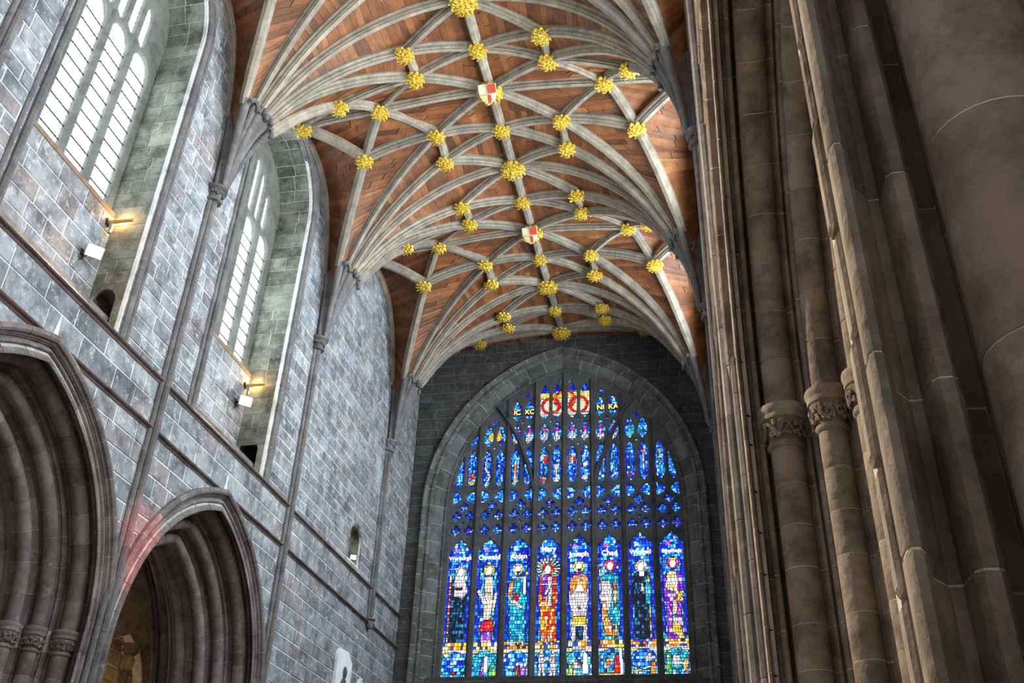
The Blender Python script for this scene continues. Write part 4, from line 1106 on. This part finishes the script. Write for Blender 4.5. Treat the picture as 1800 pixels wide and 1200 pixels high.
class Canvas:
    def __init__(s, u0, u1, z0, z1, res, seed, cell=0.085):
        s.nx = max(4, int(round((u1-u0)/res))); s.nz = max(4, int(round((z1-z0)/res)))
        s.u0, s.u1, s.z0, s.z1 = u0, u1, z0, z1
        x = u0+(np.arange(s.nx)+0.5)*(u1-u0)/s.nx; z = z0+(np.arange(s.nz)+0.5)*(z1-z0)/s.nz
        s.X, s.Z = np.meshgrid(x, z); s.rg = np.random.RandomState(seed)
        s.reg = np.zeros(s.X.shape, int); s.pal = ['blue']; s.seed = seed
        # irregular courses of little quarries
        row = np.zeros(s.nz, int); r = 0; left = 0; cellid = np.zeros(s.X.shape, int); lead = np.zeros(s.X.shape, bool); cid = 0; j = 0
        while j < s.nz:
            h = max(2, int(round(cell*s.rg.uniform(0.6, 1.5)/res))); jj = min(s.nz, j+h); i = 0
            while i < s.nx:
                w = max(2, int(round(cell*s.rg.uniform(0.6, 1.4)/res))); ii = min(s.nx, i+w)
                if s.nx-ii < 2: ii = s.nx
                cid += 1; cellid[j:jj, i:ii] = cid
                lead[jj-1, i:ii] = True; lead[j:jj, ii-1] = True
                i = ii
            j = jj
        s.cell = cellid; s.lead = lead
    def put(s, mask, pal):
        s.pal.append(pal); s.reg[mask] = len(s.pal)-1
    def ell(s, cx, cz, rx, rz, pal): s.put(((s.X-cx)/rx)**2+((s.Z-cz)/rz)**2 < 1, pal)
    def poly(s, pts, pal):
        ins = np.zeros(s.X.shape, bool); n = len(pts)
        for i in range(n):
            (x1, z1), (x2, z2) = pts[i-1], pts[i]
            c = ((z1 > s.Z) != (z2 > s.Z)) & (s.X < (x2-x1)*(s.Z-z1)/((z2-z1) if z2 != z1 else 1e-9)+x1)
            ins ^= c
        s.put(ins, pal)
    def line(s, x1, z1, x2, z2, w, pal):
        dx, dz = x2-x1, z2-z1; L = dx*dx+dz*dz; t = np.clip(((s.X-x1)*dx+(s.Z-z1)*dz)/L, 0, 1)
        s.put(np.hypot(s.X-x1-t*dx, s.Z-z1-t*dz) < w, pal)
    def rect(s, x1, x2, z1, z2, pal): s.put((s.X > x1) & (s.X < x2) & (s.Z > z1) & (s.Z < z2), pal)
    def colours(s, leadk=0.06):
        out = np.zeros(s.X.shape+(3,)); rs = np.random.RandomState(s.seed+99); H = rs.randint(0, 1 << 20, size=(s.cell.max()+1, len(s.pal)))
        for k, p in enumerate(s.pal):
            m = s.reg == k; P_ = np.array(PAL[p]); h = H[s.cell[m], k]; out[m] = P_[h % len(P_)]*(0.75+0.5*((h//64) % 16)[:, None]/16)
        edge = np.zeros(s.X.shape, bool); edge[:, :-1] |= s.reg[:, :-1] != s.reg[:, 1:]; edge[:-1] |= s.reg[:-1] != s.reg[1:]
        quiet = np.isin(s.reg, [k for k, p in enumerate(s.pal) if p in ('flesh',)])
        ld = (s.lead & ~quiet) | edge
        out[ld] *= leadk
        return out
    def build(s, parent, name='glass_panel', label=None):
        nx, nz = s.nx, s.nz; xs = np.linspace(s.u0, s.u1, nx+1); zs_ = np.linspace(s.z0, s.z1, nz+1)
        cx, cz = (s.u0+s.u1)/2, (s.z0+s.z1)/2
        X, Z = np.meshgrid(xs-cx, zs_-cz); v = np.stack([X, np.zeros_like(X), Z], -1).reshape(-1, 3)
        i, j = np.meshgrid(np.arange(nx), np.arange(nz)); a = (j*(nx+1)+i).ravel()
        f = np.stack([a, a+1, a+nx+2, a+nx+1], -1)
        me = bpy.data.meshes.new(name); me.from_pydata(v.tolist(), [], f.tolist())
        at = me.attributes.new('glass', 'FLOAT_COLOR', 'FACE'); c = s.colours().reshape(-1, 3); c4 = np.ones((len(c), 4), np.float32); c4[:, :3] = c
        at.data.foreach_set('color', c4.ravel()); me.materials.append(M['stain'])
        return place(name, me, (XR+cx, YW+0.47, cz), parent, label=label)

def saint(i, cv, c):
    """figure in the light; c centre, heights in metres."""
    X = lambda k: c+k
    halo = ['white', 'gold', 'cream', 'red', 'gold', 'magenta', 'cream', 'magenta'][i]
    hz = [12.68, 12.70, 12.70, 12.66, 12.72, 12.72, 12.66, 12.74][i]; hx = [0.06, 0.02, -0.02, -0.02, 0.0, 0.02, 0.0, 0.03][i]
    # border columns of lighter pieces
    robe = ['navy', 'blue', 'teal', 'fire', 'white', 'teal', 'black', 'purple'][i]
    if i == 3:
        for a in np.linspace(-0.9, PI+0.9, 17): cv.line(X(hx), hz, X(hx+0.42*math.cos(a)), hz+0.42*math.sin(a), 0.03, 'white' if int(a*9) % 2 else 'cream')
    cv.ell(X(hx), hz, 0.20, 0.20, halo)
    if i == 1: cv.poly([(X(hx), hz-0.2), (X(hx-0.22), hz-0.2), (X(hx-0.22), hz+0.2), (X(hx-0.02), hz+0.2)], 'blue'); cv.ell(X(hx-0.07), hz, 0.14, 0.18, 'gold')
    # robe
    cv.poly([(X(-0.30), 12.30), (X(-0.13), 12.46), (X(0.17), 12.46), (X(0.30), 12.28), (X(0.33), 11.6), (X(0.24), 11.3), (X(0.30), 10.2), (X(-0.26), 10.2), (X(-0.24), 11.2), (X(-0.33), 11.5)], robe)
    if i == 0:
        cv.poly([(X(-0.08), 12.75), (X(0.2), 12.8), (X(0.22), 12.4), (X(0.34), 11.95), (X(0.2), 11.75), (X(-0.14), 11.8), (X(-0.17), 12.25)], 'white'); cv.rect(X(-0.12), X(0.14), 12.02, 12.12, 'navy'); cv.line(X(-0.28), 10.3, X(-0.30), 12.55, 0.035, 'cream')
        for k in range(9): cv.line(X(-0.285-0.001*k), 10.45+0.22*k, X(-0.285), 10.52+0.22*k, 0.035, 'red')
        cv.rect(X(-0.02), X(0.10), 10.5, 11.6, 'black')
    if i == 1:
        cv.poly([(X(-0.12), 12.45), (X(0.16), 12.45), (X(0.2), 11.5), (X(0.12), 11.0), (X(-0.12), 11.0)], 'cream'); cv.line(X(-0.30), 11.95, X(-0.08), 11.55, 0.07, 'white'); cv.line(X(0.3), 11.9, X(0.2), 11.3, 0.05, 'white')
        cv.rect(X(-0.10), X(0.12), 11.85, 11.93, 'orange'); cv.poly([(X(-0.12), 10.95), (X(0.22), 11.0), (X(0.26), 10.6), (X(-0.28), 10.6)], 'red'); cv.rect(X(-0.15), X(0.2), 10.2, 10.58, 'purple')
    if i == 2:
        cv.poly([(X(-0.30), 12.2), (X(-0.1), 12.35), (X(-0.2), 11.8), (X(-0.35), 11.75)], 'orange'); cv.line(X(-0.2), 12.42, X(0.15), 12.40, 0.03, 'white'); cv.line(X(0.22), 12.4, X(0.24), 11.85, 0.05, 'flesh'); cv.poly([(X(-0.18), 11.85), (X(0.08), 11.85), (X(-0.05), 11.45)], 'red'); cv.line(X(-0.16), 11.6, X(0.12), 11.4, 0.06, 'white'); cv.line(X(-0.33), 11.8, X(-0.12), 11.45, 0.03, 'white'); cv.ell(X(0.3), 12.55, 0.05, 0.07, 'gold')
    if i == 3:
        cv.poly([(X(-0.22), 12.4), (X(0.0), 12.5), (X(0.0), 11.7), (X(-0.2), 11.6)], 'purple'); cv.poly([(X(0.05), 12.45), (X(0.28), 12.35), (X(0.28), 11.8), (X(0.1), 11.7)], 'red')
        cv.line(X(-0.28), 12.16, X(0.3), 12.16, 0.035, 'white'); cv.line(X(0.06), 12.25, X(0.05), 11.45, 0.075, 'white'); cv.ell(X(0.06), 12.32, 0.08, 0.10, 'white'); cv.line(X(-0.1), 11.8, X(0.05), 12.05, 0.05, 'white'); cv.poly([(X(-0.24), 12.5), (X(-0.05), 12.85), (X(0.1), 12.8), (X(-0.1), 12.45)], 'white')
        cv.line(X(-0.2), 10.1, X(-0.16), 10.4, 0.05, 'white'); cv.line(X(0.06), 10.1, X(0.05), 10.4, 0.045, 'white')
    if i == 4:
        cv.poly([(X(-0.3), 12.2), (X(-0.15), 12.45), (X(0.2), 12.45), (X(0.3), 12.3), (X(0.28), 11.8), (X(0.12), 11.95), (X(-0.12), 11.95), (X(-0.28), 11.7)], 'orange'); cv.poly([(X(-0.12), 12.5), (X(0.12), 12.5), (X(0.22), 12.4), (X(-0.24), 12.4)], 'purple')
        cv.rect(X(-0.2), X(0.24), 10.75, 11.05, 'gold'); cv.poly([(X(-0.05), 12.1), (X(0.1), 12.1), (X(0.2), 11.85), (X(-0.15), 11.85)], 'flesh'); cv.rect(X(-0.12), X(0.14), 10.2, 10.7, 'navy'); cv.ell(X(0.02), 11.3, 0.05, 0.05, 'red')
    if i == 5:
        cv.poly([(X(-0.28), 12.2), (X(-0.05), 12.25), (X(0.08), 11.9), (X(0.0), 11.3), (X(-0.12), 11.1), (X(-0.3), 11.5)], 'white'); cv.poly([(X(0.1), 12.2), (X(0.2), 12.1), (X(0.25), 11.6), (X(0.12), 11.3)], 'orange')
        cv.poly([(X(-0.2), 12.4), (X(0.2), 12.4), (X(0.25), 12.2), (X(-0.22), 12.2)], 'teal'); cv.poly([(X(0.34), 11.6), (X(-0.1), 10.95), (X(0.30), 10.65)], 'teal'); cv.rect(X(-0.28), X(-0.1), 10.9, 11.5, 'orange'); cv.poly([(X(-0.26), 10.9), (X(-0.05), 11.0), (X(0.1), 10.4), (X(-0.2), 10.4)], 'orange'); cv.rect(X(0.05), X(0.2), 10.3, 10.75, 'band'); cv.line(X(-0.32), 11.6, X(-0.33), 12.65, 0.025, 'white'); cv.ell(X(-0.33), 12.7, 0.07, 0.07, 'white'); cv.ell(X(-0.33), 12.69, 0.035, 0.035, 'deep')
    if i == 6:
        cv.rect(X(-0.06), X(0.10), 12.3, 12.5, 'flesh'); cv.poly([(X(0.02), 12.2), (X(0.1), 11.8), (X(-0.04), 11.8)], 'white'); cv.line(X(0.26), 10.3, X(0.24), 12.5, 0.025, 'band'); cv.poly([(X(0.12), 12.3), (X(0.32), 12.0), (X(0.3), 11.3), (X(0.14), 11.4)], 'teal'); cv.poly([(X(-0.12), 12.3), (X(-0.34), 12.0), (X(-0.3), 11.6), (X(-0.16), 11.7)], 'navy')
    if i == 7:
        cv.poly([(X(-0.15), 12.45), (X(0.1), 12.45), (X(0.18), 12.0), (X(0.1), 11.7), (X(-0.26), 11.9)], 'cream'); cv.line(X(0.05), 11.85, X(0.25), 11.5, 0.06, 'cream'); cv.line(X(0.28), 11.75, X(0.1), 11.45, 0.06, 'gold'); cv.rect(X(-0.04), X(0.1), 10.75, 11.5, 'cream'); cv.poly([(X(-0.1), 10.75), (X(0.14), 10.75), (X(0.3), 10.2), (X(0.2), 10.1), (X(0.05), 10.4), (X(-0.05), 10.35)], 'gold'); cv.poly([(X(-0.38), 10.5), (X(-0.15), 10.2), (X(-0.38), 10.2)], 'teal'); cv.ell(X(0.04), 10.98, 0.06, 0.07, 'teal')
    cv.ell(X(hx), hz-0.02, 0.105, 0.15, 'flesh')
    if i in (2, 4): cv.poly([(X(hx-0.06), hz-0.08), (X(hx+0.08), hz-0.08), (X(hx+0.01), hz-0.2)], 'black')
    if i in (1, 7): cv.rect(X(hx-0.12), X(hx+0.12), hz+0.11, hz+0.17, 'gold')
    # band and predella
    z0, z1 = 9.12, 10.0
    cv.rect(X(-0.5), X(0.5), 10.0, 10.24, 'band'); cv.rect(X(-0.5), X(0.5), 9.86, 10.02, 'cream'); cv.rect(X(-0.5), X(0.5), 9.0, 9.88, 'scene'); cv.ell(X(0), 9.62, 0.40, 0.34, ['blue', 'teal', 'blue', 'blue', 'scene', 'scene', 'blue', 'teal'][i])
    if i == 0: cv.ell(X(-0.08), 9.55, 0.06, 0.05, 'white'); cv.ell(X(-0.25), 9.85, 0.10, 0.08, 'white'); cv.ell(X(0.0), 9.25, 0.07, 0.07, 'red')
    if i == 1: cv.poly([(X(-0.15), 9.2), (X(-0.05), 9.75), (X(0.1), 9.8), (X(0.0), 9.2)], 'purple'); cv.line(X(0.05), 9.75, X(0.05), 9.3, 0.05, 'flesh'); cv.rect(X(0.15), X(0.42), 9.12, 9.5, 'green')
    if i == 2: cv.rect(X(0.0), X(0.12), 9.15, 9.5, 'red'); cv.rect(X(0.16), X(0.35), 9.15, 9.45, 'purple'); cv.ell(X(0.06), 9.52, 0.05, 0.06, 'flesh'); cv.ell(X(0.2), 9.5, 0.05, 0.06, 'flesh'); cv.ell(X(0.32), 9.5, 0.05, 0.06, 'flesh')
    if i == 3:
        for s_ in (-1, 1):
            b = 0.18*s_; cv.ell(X(b), 9.86, 0.06, 0.08, 'white'); cv.ell(X(b), 9.62, 0.11, 0.20, 'white'); cv.line(X(b-0.04), 9.5, X(b-0.06), 9.15, 0.05, 'white'); cv.line(X(b+0.04), 9.5, X(b+0.07), 9.15, 0.05, 'white'); cv.line(X(b), 9.7, X(0.03*s_), 9.6, 0.035, 'white')
    if i == 4: cv.poly([(X(0.1), 9.2), (X(0.15), 9.9), (X(0.28), 9.8), (X(0.3), 9.2)], 'flesh'); cv.ell(X(-0.1), 9.45, 0.14, 0.12, 'white'); cv.ell(X(0.02), 9.48, 0.05, 0.05, 'red'); cv.rect(X(-0.35), X(-0.2), 9.15, 9.5, 'green')
    if i == 5: cv.poly([(X(0.08), 9.2), (X(0.12), 9.75), (X(0.25), 9.8), (X(0.3), 9.15)], 'red'); cv.poly([(X(-0.25), 9.45), (X(-0.1), 9.7), (X(0.05), 9.45)], 'orange'); cv.line(X(-0.1), 9.15, X(-0.12), 9.45, 0.03, 'cream'); cv.rect(X(-0.4), X(0.4), 9.1, 9.2, 'gold'); cv.line(X(0.33), 9.2, X(0.3), 9.95, 0.05, 'flesh')
    if i == 6: cv.line(X(-0.3), 9.25, X(0.2), 9.4, 0.03, 'cream'); cv.ell(X(-0.26), 9.24, 0.07, 0.07, 'cream'); cv.rect(X(0.2), X(0.36), 9.15, 9.55, 'orange'); cv.poly([(X(0.0), 9.65), (X(0.2), 9.85), (X(0.3), 9.6), (X(0.1), 9.55)], 'white')
    if i == 7: cv.poly([(X(-0.15), 9.45), (X(-0.1), 9.75), (X(0.12), 9.7), (X(0.08), 9.42)], 'white'); cv.poly([(X(-0.35), 9.15), (X(-0.3), 9.8), (X(-0.18), 9.8), (X(-0.15), 9.15)], 'green'); cv.line(X(0.25), 9.3, X(0.3), 9.55, 0.07, 'gold'); cv.ell(X(0.3), 9.2, 0.1, 0.06, 'purple'); cv.line(X(0.08), 9.5, X(0.3), 9.45, 0.03, 'flesh')

LABL = ['Saint in white veil with tall red and white staff', 'crowned figure in red skirt with pale arms', 'figure in teal robe with red book', 'mother and white child in flame red robe', 'bearded figure in white and orange robe', 'figure with red halo and teal cape', 'figure in black robe with pale halo', 'crowned figure in cream and purple dress']
for idx, (poly, (kind, k)) in enumerate(zip(holes, kinds)):
    us = [a for a, b in poly]; vs = [b for a, b in poly]
    u0, u1, z0, z1 = min(us)-0.02, max(us)+0.02, min(vs)-0.02, max(vs)+0.02
    res = 0.024 if kind == 'light' else 0.02
    cv = Canvas(u0, u1, z0, z1, res, 500+idx, 0.095 if kind == 'light' else 0.07)
    c = (u0+u1)/2; zc = (z0+z1)/2; lab = None
    if kind == 'light':
        cv.put((np.abs(cv.X-c) > 0.30), 'deep'); saint(k['i'], cv, c); lab = LABL[k['i']].replace('Saint', 'figure')
    elif kind == 'quat':
        cv.pal = ['deep']; cv.ell(c, zc, 0.05, 0.16, 'blue'); cv.ell(c, zc, 0.16, 0.05, 'blue'); cv.ell(c, zc, 0.045, 0.045, ['white', 'magenta', 'blue', 'white'][idx % 4])
    elif kind in ('dia',): cv.pal = ['deep' if area(poly) > 0.012 else 'blue']
    elif kind == 'lens': cv.pal = ['blue']
    elif kind == 'sub1':
        i, sg = k['i'], k['sg']; cv.put(np.abs(cv.X-c) > 0.13, 'deep')
        n = i*2+(0 if sg < 0 else 1)
        if n == 1: cv.ell(c, 16.25, 0.10, 0.12, 'red'); cv.ell(c, 15.98, 0.09, 0.10, 'gold'); cv.line(c, 16.4, c, 16.9, 0.02, 'black')
        if n == 2: cv.line(c-0.02, 16.95, c-0.08, 16.55, 0.035, 'white'); cv.line(c-0.08, 16.55, c+0.09, 16.2, 0.04, 'white'); cv.line(c+0.09, 16.2, c-0.05, 15.85, 0.035, 'white')
        if n == 4: cv.rect(c-0.05, c+0.05, 16.0, 16.6, 'orange'); cv.ell(c, 15.98, 0.08, 0.1, 'gold'); cv.ell(c, 16.7, 0.04, 0.1, 'flesh')
        if n == 6: cv.ell(c-0.06, 16.85, 0.07, 0.12, 'cream'); cv.ell(c+0.08, 16.75, 0.08, 0.16, 'red'); cv.line(c, 16.1, c, 16.6, 0.025, 'black'); cv.ell(c, 15.98, 0.14, 0.10, 'fire'); cv.ell(c+0.06, 16.0, 0.05, 0.05, 'gold')
        if n == 7: cv.poly([(c-0.13, 16.55), (c+0.13, 16.55), (c+0.07, 16.35), (c-0.07, 16.35)], 'white'); cv.rect(c-0.04, c+0.04, 16.0, 16.4, 'cream'); cv.poly([(c-0.12, 15.85), (c+0.12, 15.85), (c+0.03, 16.08), (c-0.03, 16.08)], 'cream')
        if n == 8: cv.ell(c, 16.75, 0.07, 0.22, 'white'); cv.ell(c-0.07, 16.75, 0.05, 0.15, 'red'); cv.ell(c+0.08, 16.7, 0.05, 0.12, 'red')
        if n == 9: cv.ell(c, 16.9, 0.06, 0.07, 'cream'); cv.ell(c, 16.5, 0.10, 0.10, 'cream'); cv.ell(c, 16.0, 0.10, 0.12, 'white')
        if n == 11: cv.line(c, 15.9, c, 16.9, 0.025, 'teal'); cv.line(c-0.05, 16.0, c+0.06, 16.1, 0.04, 'cream')
        if n == 12: cv.line(c, 15.85, c, 16.8, 0.02, 'white'); cv.ell(c, 16.0, 0.06, 0.06, 'red')
        if n == 13: cv.poly([(c-0.1, 16.95), (c+0.1, 16.95), (c+0.03, 16.8), (c-0.05, 16.8)], 'orange'); cv.line(c, 16.2, c, 16.75, 0.035, 'white')
        if n == 14: cv.line(c-0.03, 16.95, c, 16.3, 0.03, 'green'); cv.line(c+0.04, 16.95, c, 16.6, 0.02, 'cream')
        if n in (3, 5, 10): cv.line(c, 15.9, c, 16.9, 0.018, 'white')
    elif kind == 'sub2':
        i, sg = k['i'], k['sg']
        if i in (1, 6): cv.ell(c-sg*0.17, 17.78, 0.20, 0.20, 'gold' if i == 1 else 'teal')
        elif i in (2, 3, 4, 5):
            cv.ell(c, 17.9, 0.07, 0.16, 'magenta'); cv.ell(c, 17.68, 0.05, 0.22, 'white'); cv.ell(c-0.08, 17.62, 0.06, 0.08, 'white'); cv.ell(c+0.08, 17.62, 0.06, 0.08, 'white')
    elif kind == 'sub3':
        i, sg = k['i'], k['sg']
        if i in (3, 4):
            ce = (i-3.5)*PIT; cv.rect(-2, 2, 18.5, 19.45, 'cream'); cv.rect(-2, 2, 19.25, 19.5, 'gold')
            R0 = np.hypot(cv.X-ce, cv.Z-18.95); cv.put((R0 > 0.27) & (R0 < 0.37), 'red'); R1 = np.hypot(cv.X, cv.Z-19.2); cv.put((R1 > 0.32) & (R1 < 0.42), 'red')
            cv.put(cv.Z < 18.62, 'white'); cv.put(cv.Z < 18.52, 'blue'); cv.put(cv.Z > 19.55, 'deep')
        else:
            cv.rect(-4, 4, 18.6, 18.88, 'black')
    cv.build(WWIN, 'glass_panel', lab)

def lettering(txt, u, z, size, mat, parent, y=YW+0.452):
    cu = bpy.data.curves.new('lettering', 'FONT'); cu.body = txt; cu.size = size; cu.align_x = 'CENTER'; cu.align_y = 'CENTER'; cu.offset = size*0.012
    ob = bpy.data.objects.new('tmp', cu); COL.objects.link(ob); dg = bpy.context.evaluated_depsgraph_get(); me = bpy.data.meshes.new_from_object(ob.evaluated_get(dg)); bpy.data.objects.remove(ob)
    at = me.attributes.new('glass', 'FLOAT_COLOR', 'FACE'); c4 = np.tile(np.array([*mat, 1], np.float32), (len(me.polygons), 1)); at.data.foreach_set('color', c4.ravel())
    me.materials.clear(); me.materials.append(M['stain'])
    return place('lettering', me, (XR+u, y, z), parent, rot=(PI/2, 0, 0))
NAMES = ['Werburgh', 'Oswald', 'Aidan', 'Mary', 'Joseph', 'Chad', 'Winfred', 'Ethelfleda']
for i, nme in enumerate(NAMES):
    c = (i-3.5)*PIT
    lettering(nme, c, 13.14 if i != 3 else 13.36, {10: 0.17, 8: 0.19, 7: 0.21}.get(len(nme), 0.25), (1.3, 1.15, 1.0), WWIN)
    if i != 3: lettering('St', c-0.12, 13.42, 0.2, (1.0, 0.1, 0.35) if i in (0, 1, 4, 5, 7) else (1.2, 1.2, 1.2), WWIN)
for u, t_ in ((-1.805, 'IC'), (-1.335, 'XC'), (1.335, 'NI'), (1.805, 'KA')): lettering(t_, u, 18.74, 0.28, (1.2, 0.75, 0.12), WWIN)

# ================================================================== SMALL THINGS
def floodlight(loc, label, aim, power, sc=1.0, face=(0, -1)):
    """floodlight on a stirrup bracket: loc is the bracket foot."""
    x, y, z = loc; o = thing('floodlight', loc, label, 'floodlight', 'floodlights on the left wall')
    mb = MB(); boxf(mb, x-0.03, x+0.02, y-0.05*sc, y+0.05*sc, z-0.02, z+0.12); boxf(mb, x, x+0.16, y-0.02, y+0.02, z+0.03, z+0.06); mb.build('bracket', 'iron', o)
    h = Vector((x+0.26, y, z+0.05)); d = (Vector(aim)-h).normalized()
    s_ = d.cross(Vector((0, 0, 1))).normalized(); u_ = s_.cross(d)
    def fr(rows): return [[tuple(h+s_*a+u_*b+d*w) for a, b in pts] for pts, w in rows]
    q = lambda k, m=0.75: [(-k*sc, -k*m*sc), (k*sc, -k*m*sc), (k*sc, k*m*sc), (-k*sc, k*m*sc)]
    mb = MB(); loft(mb, fr([(q(0.07), -0.14), (q(0.12), -0.11), (q(0.14), 0.0), (q(0.165), 0.03), (q(0.165), 0.05), (q(0.145), 0.05), (q(0.13), 0.0)])); mb.build('housing', 'housing', o)
    mb = MB(); loft(mb, fr([(q(0.128), 0.012), (q(0.128), 0.03)])); mb.build('lamp_lens', 'lens', o)
    mb = MB(); tube(mb, [tuple(h-d*0.12), (x-0.0, y-0.05, z-0.15), (x-0.02, y-0.2, z-0.45), (x-0.02, y-0.1, z-0.75)], 0.012, 6); mb.build('cable', 'iron', o)
    lamp('lamp_light', 'SPOT', tuple(h+d*0.10), power, (1.0, 0.80, 0.55), o, aim=aim, size=0.12, spot=1.5, blend=0.7)
    return o
xw = XS-XWIN+0.13
floodlight((xw, 12.75, 12.62), 'glaring floodlight under the tall clear window, upper left', (0.2, 2.6, 4.0), 12000)
floodlight((xw, 19.35, 12.95), 'small floodlight on a box beside the narrower clear window', (0.0, 8.0, 8.0), 8000)
floodlight((XS-0.40, 26.62, 11.5), 'little floodlight inside the arched wall niche', (-3.0, 12.0, 6), 150, 0.55)
def bar_lamp(loc, label):
    x, y, z = loc; o = thing('strip_light', loc, label, 'lamp', 'brass strip lights beside the windows')
    mb = MB(); boxf(mb, x-0.02, x+0.05, y-0.06, y+0.06, z-0.07, z+0.07); mb.build('mount', 'iron', o)
    mb = MB(); tube(mb, [(x+0.03, y, z), (x+0.55, y+0.02, z+0.02)], 0.045, 10); mb.build('tube', 'brass', o, True)
    mb = MB(); boxf(mb, x+0.10, x+0.16, y-0.03, y+0.03, z-0.2, z-0.02); blob(mb, (x+0.13, y, z-0.24), (0.05, 0.05, 0.06)); mb.build('sensor', 'housing', o)
    lamp('strip_glow', 'POINT', (x+0.25, y+0.12, z+0.12), 18, (1.0, 0.62, 0.22), o, size=0.05)
bar_lamp((xw, 13.13, 13.72), 'glowing golden strip light under the right end of tall window sill')
bar_lamp((xw, 19.62, 13.62), 'golden strip light above the small boxed floodlight')

# memorial tablets on the blank south bay
tb = thing('memorial_tablet', (XS+0.005, 26.4, 6.2), 'white marble tablet with dark standing figure, bottom of the left wall', 'plaque')
mb = MB(); pts = [(25.85, 6.2), (26.98, 6.2), (26.98, 8.45), (26.62, 8.72), (25.95, 8.66), (25.85, 8.5)]
loft(mb, [[(XS+0.015+w, a, b) for a, b in pts] for w in (0, 0.09)], t=0.2); mb.build('slab', 'marble', tb)
mb = MB(); yc = 26.45
for a, b, s_ in ((0, 8.10, (0.05, 0.13, 0.17)), (0, 7.6, (0.06, 0.24, 0.38)), (-0.17, 7.5, (0.05, 0.09, 0.35)), (0.19, 7.4, (0.05, 0.09, 0.38)), (-0.05, 7.0, (0.06, 0.25, 0.5)), (0.12, 6.6, (0.05, 0.16, 0.4))):
    blob(mb, (XS+0.12, yc+a, b), s_, seg=10, rings=7)
for a in (-0.16, -0.07, 0.03, 0.13): tube(mb, [(XS+0.17, yc+a, 7.75), (XS+0.18, yc+a*1.2, 7.2), (XS+0.16, yc+a*1.4, 6.6)], 0.025, 6)
mb.build('figure_relief', 'bronze', tb, True)
tb = thing('memorial_roundel', (XS+0.005, 27.95, 7.2), 'pale oval wall tablet right of the white marble tablet', 'plaque')
mb = MB(); loft(mb, [[(XS+0.015+w, 27.95+0.36*k*math.cos(t), 7.75+0.55*k*math.sin(t)) for t in np.linspace(0, 2*PI, 25)[:-1]] for w, k in ((0, 1), (0.05, 1), (0.07, 0.9), (0.045, 0.85))], t=0.5); mb.build('oval_slab', 'marble', tb)
# carved head on a dark shaft in the aisle
cb = thing('head_corbel', (ax+0.25, lc-0.05, 4.2), 'carved stone head on a dark shaft, seen through the smaller arch', 'corbel')
mb = MB(); tube(mb, [(ax+0.3, lc-0.05, 4.2), (ax+0.3, lc-0.05, 7.6)], 0.11, 10); mb.build('shaft', 'arch', cb, True)
mb = MB(); c0 = (ax+0.32, lc-0.05, 7.82); blob(mb, c0, (0.17, 0.17, 0.24), seg=12, rings=8); blob(mb, (c0[0]+0.17, c0[1]-0.03, c0[2]-0.02), (0.04, 0.035, 0.06))
for dy in (-0.07, 0.07): blob(mb, (c0[0]+0.14, c0[1]+dy, c0[2]+0.06), (0.035, 0.04, 0.03))
for dy in (-0.17, 0.17): blob(mb, (c0[0], c0[1]+dy, c0[2]+0.02), (0.06, 0.05, 0.12))
mb.build('head', 'aisle', cb, True)
mb = MB(); lathe(mb, (c0[0], c0[1], c0[2]+0.2), [(0.14, 0), (0.22, 0.05), (0.2, 0.14), (0.26, 0.2), (0.26, 0.28)], 12); mb.build('corbel_top', 'arch', cb, True)
lamp('lunette_fill', 'POINT', (-16.35, 24.6, 5.2), 220, (1.0, 0.68, 0.34), None, size=0.15)  # added light without a fitting, warms the wall behind the lunette

def added_uplight(loc, label, aim, power):  # assumed fittings, unseen, added to light the vault
    x, y, z = loc; o = thing('added_uplighter', loc, label, 'floodlight', 'unseen lamps added on the right wall ledge')
    mb = MB(); boxf(mb, x-0.12, x+0.12, y-0.16, y+0.16, z, z+0.03); tube(mb, [(x, y, z+0.02), (x, y, z+0.18)], 0.02, 6); mb.build('base', 'iron', o)
    mb = MB(); lathe(mb, (x, y, z+0.16), [(0.06, 0), (0.10, 0.05), (0.13, 0.16), (0.14, 0.18), (0.12, 0.18), (0.10, 0.14)], 14); mb.build('housing', 'housing', o)
    lamp('added_vault_beam', 'SPOT', (x, y, z+0.40), power, (1.0, 0.80, 0.56), o, aim=aim, size=0.15, spot=1.75, blend=0.9)
for i, y in enumerate((6.2, 12.2, 18.7)):
    added_uplight((XN+0.45, y, ZS1+0.01), 'unseen lamp added on the right window ledge, %s' % ('nearest', 'middle', 'farthest')[i], (-5.0, y+2.8, 21.5), (2200, 1500, 150)[i])

lamp('aisle_fill', 'POINT', (-14.4, 21.2, 7.6), 45, (1.0, 0.66, 0.34), None, size=0.12)  # second fill without a fitting, added to warm the aisle behind the arch
# added red spot standing in for sunlight through coloured glass of the right clerestory on to the smaller arch
lamp('red_sun_standin', 'SPOT', (XN+0.7, 11.2, 15.5), 9000, (1.0, 0.10, 0.05), None, aim=(XS, 15.7, 7.75), size=0.02, spot=0.12, blend=0.6)
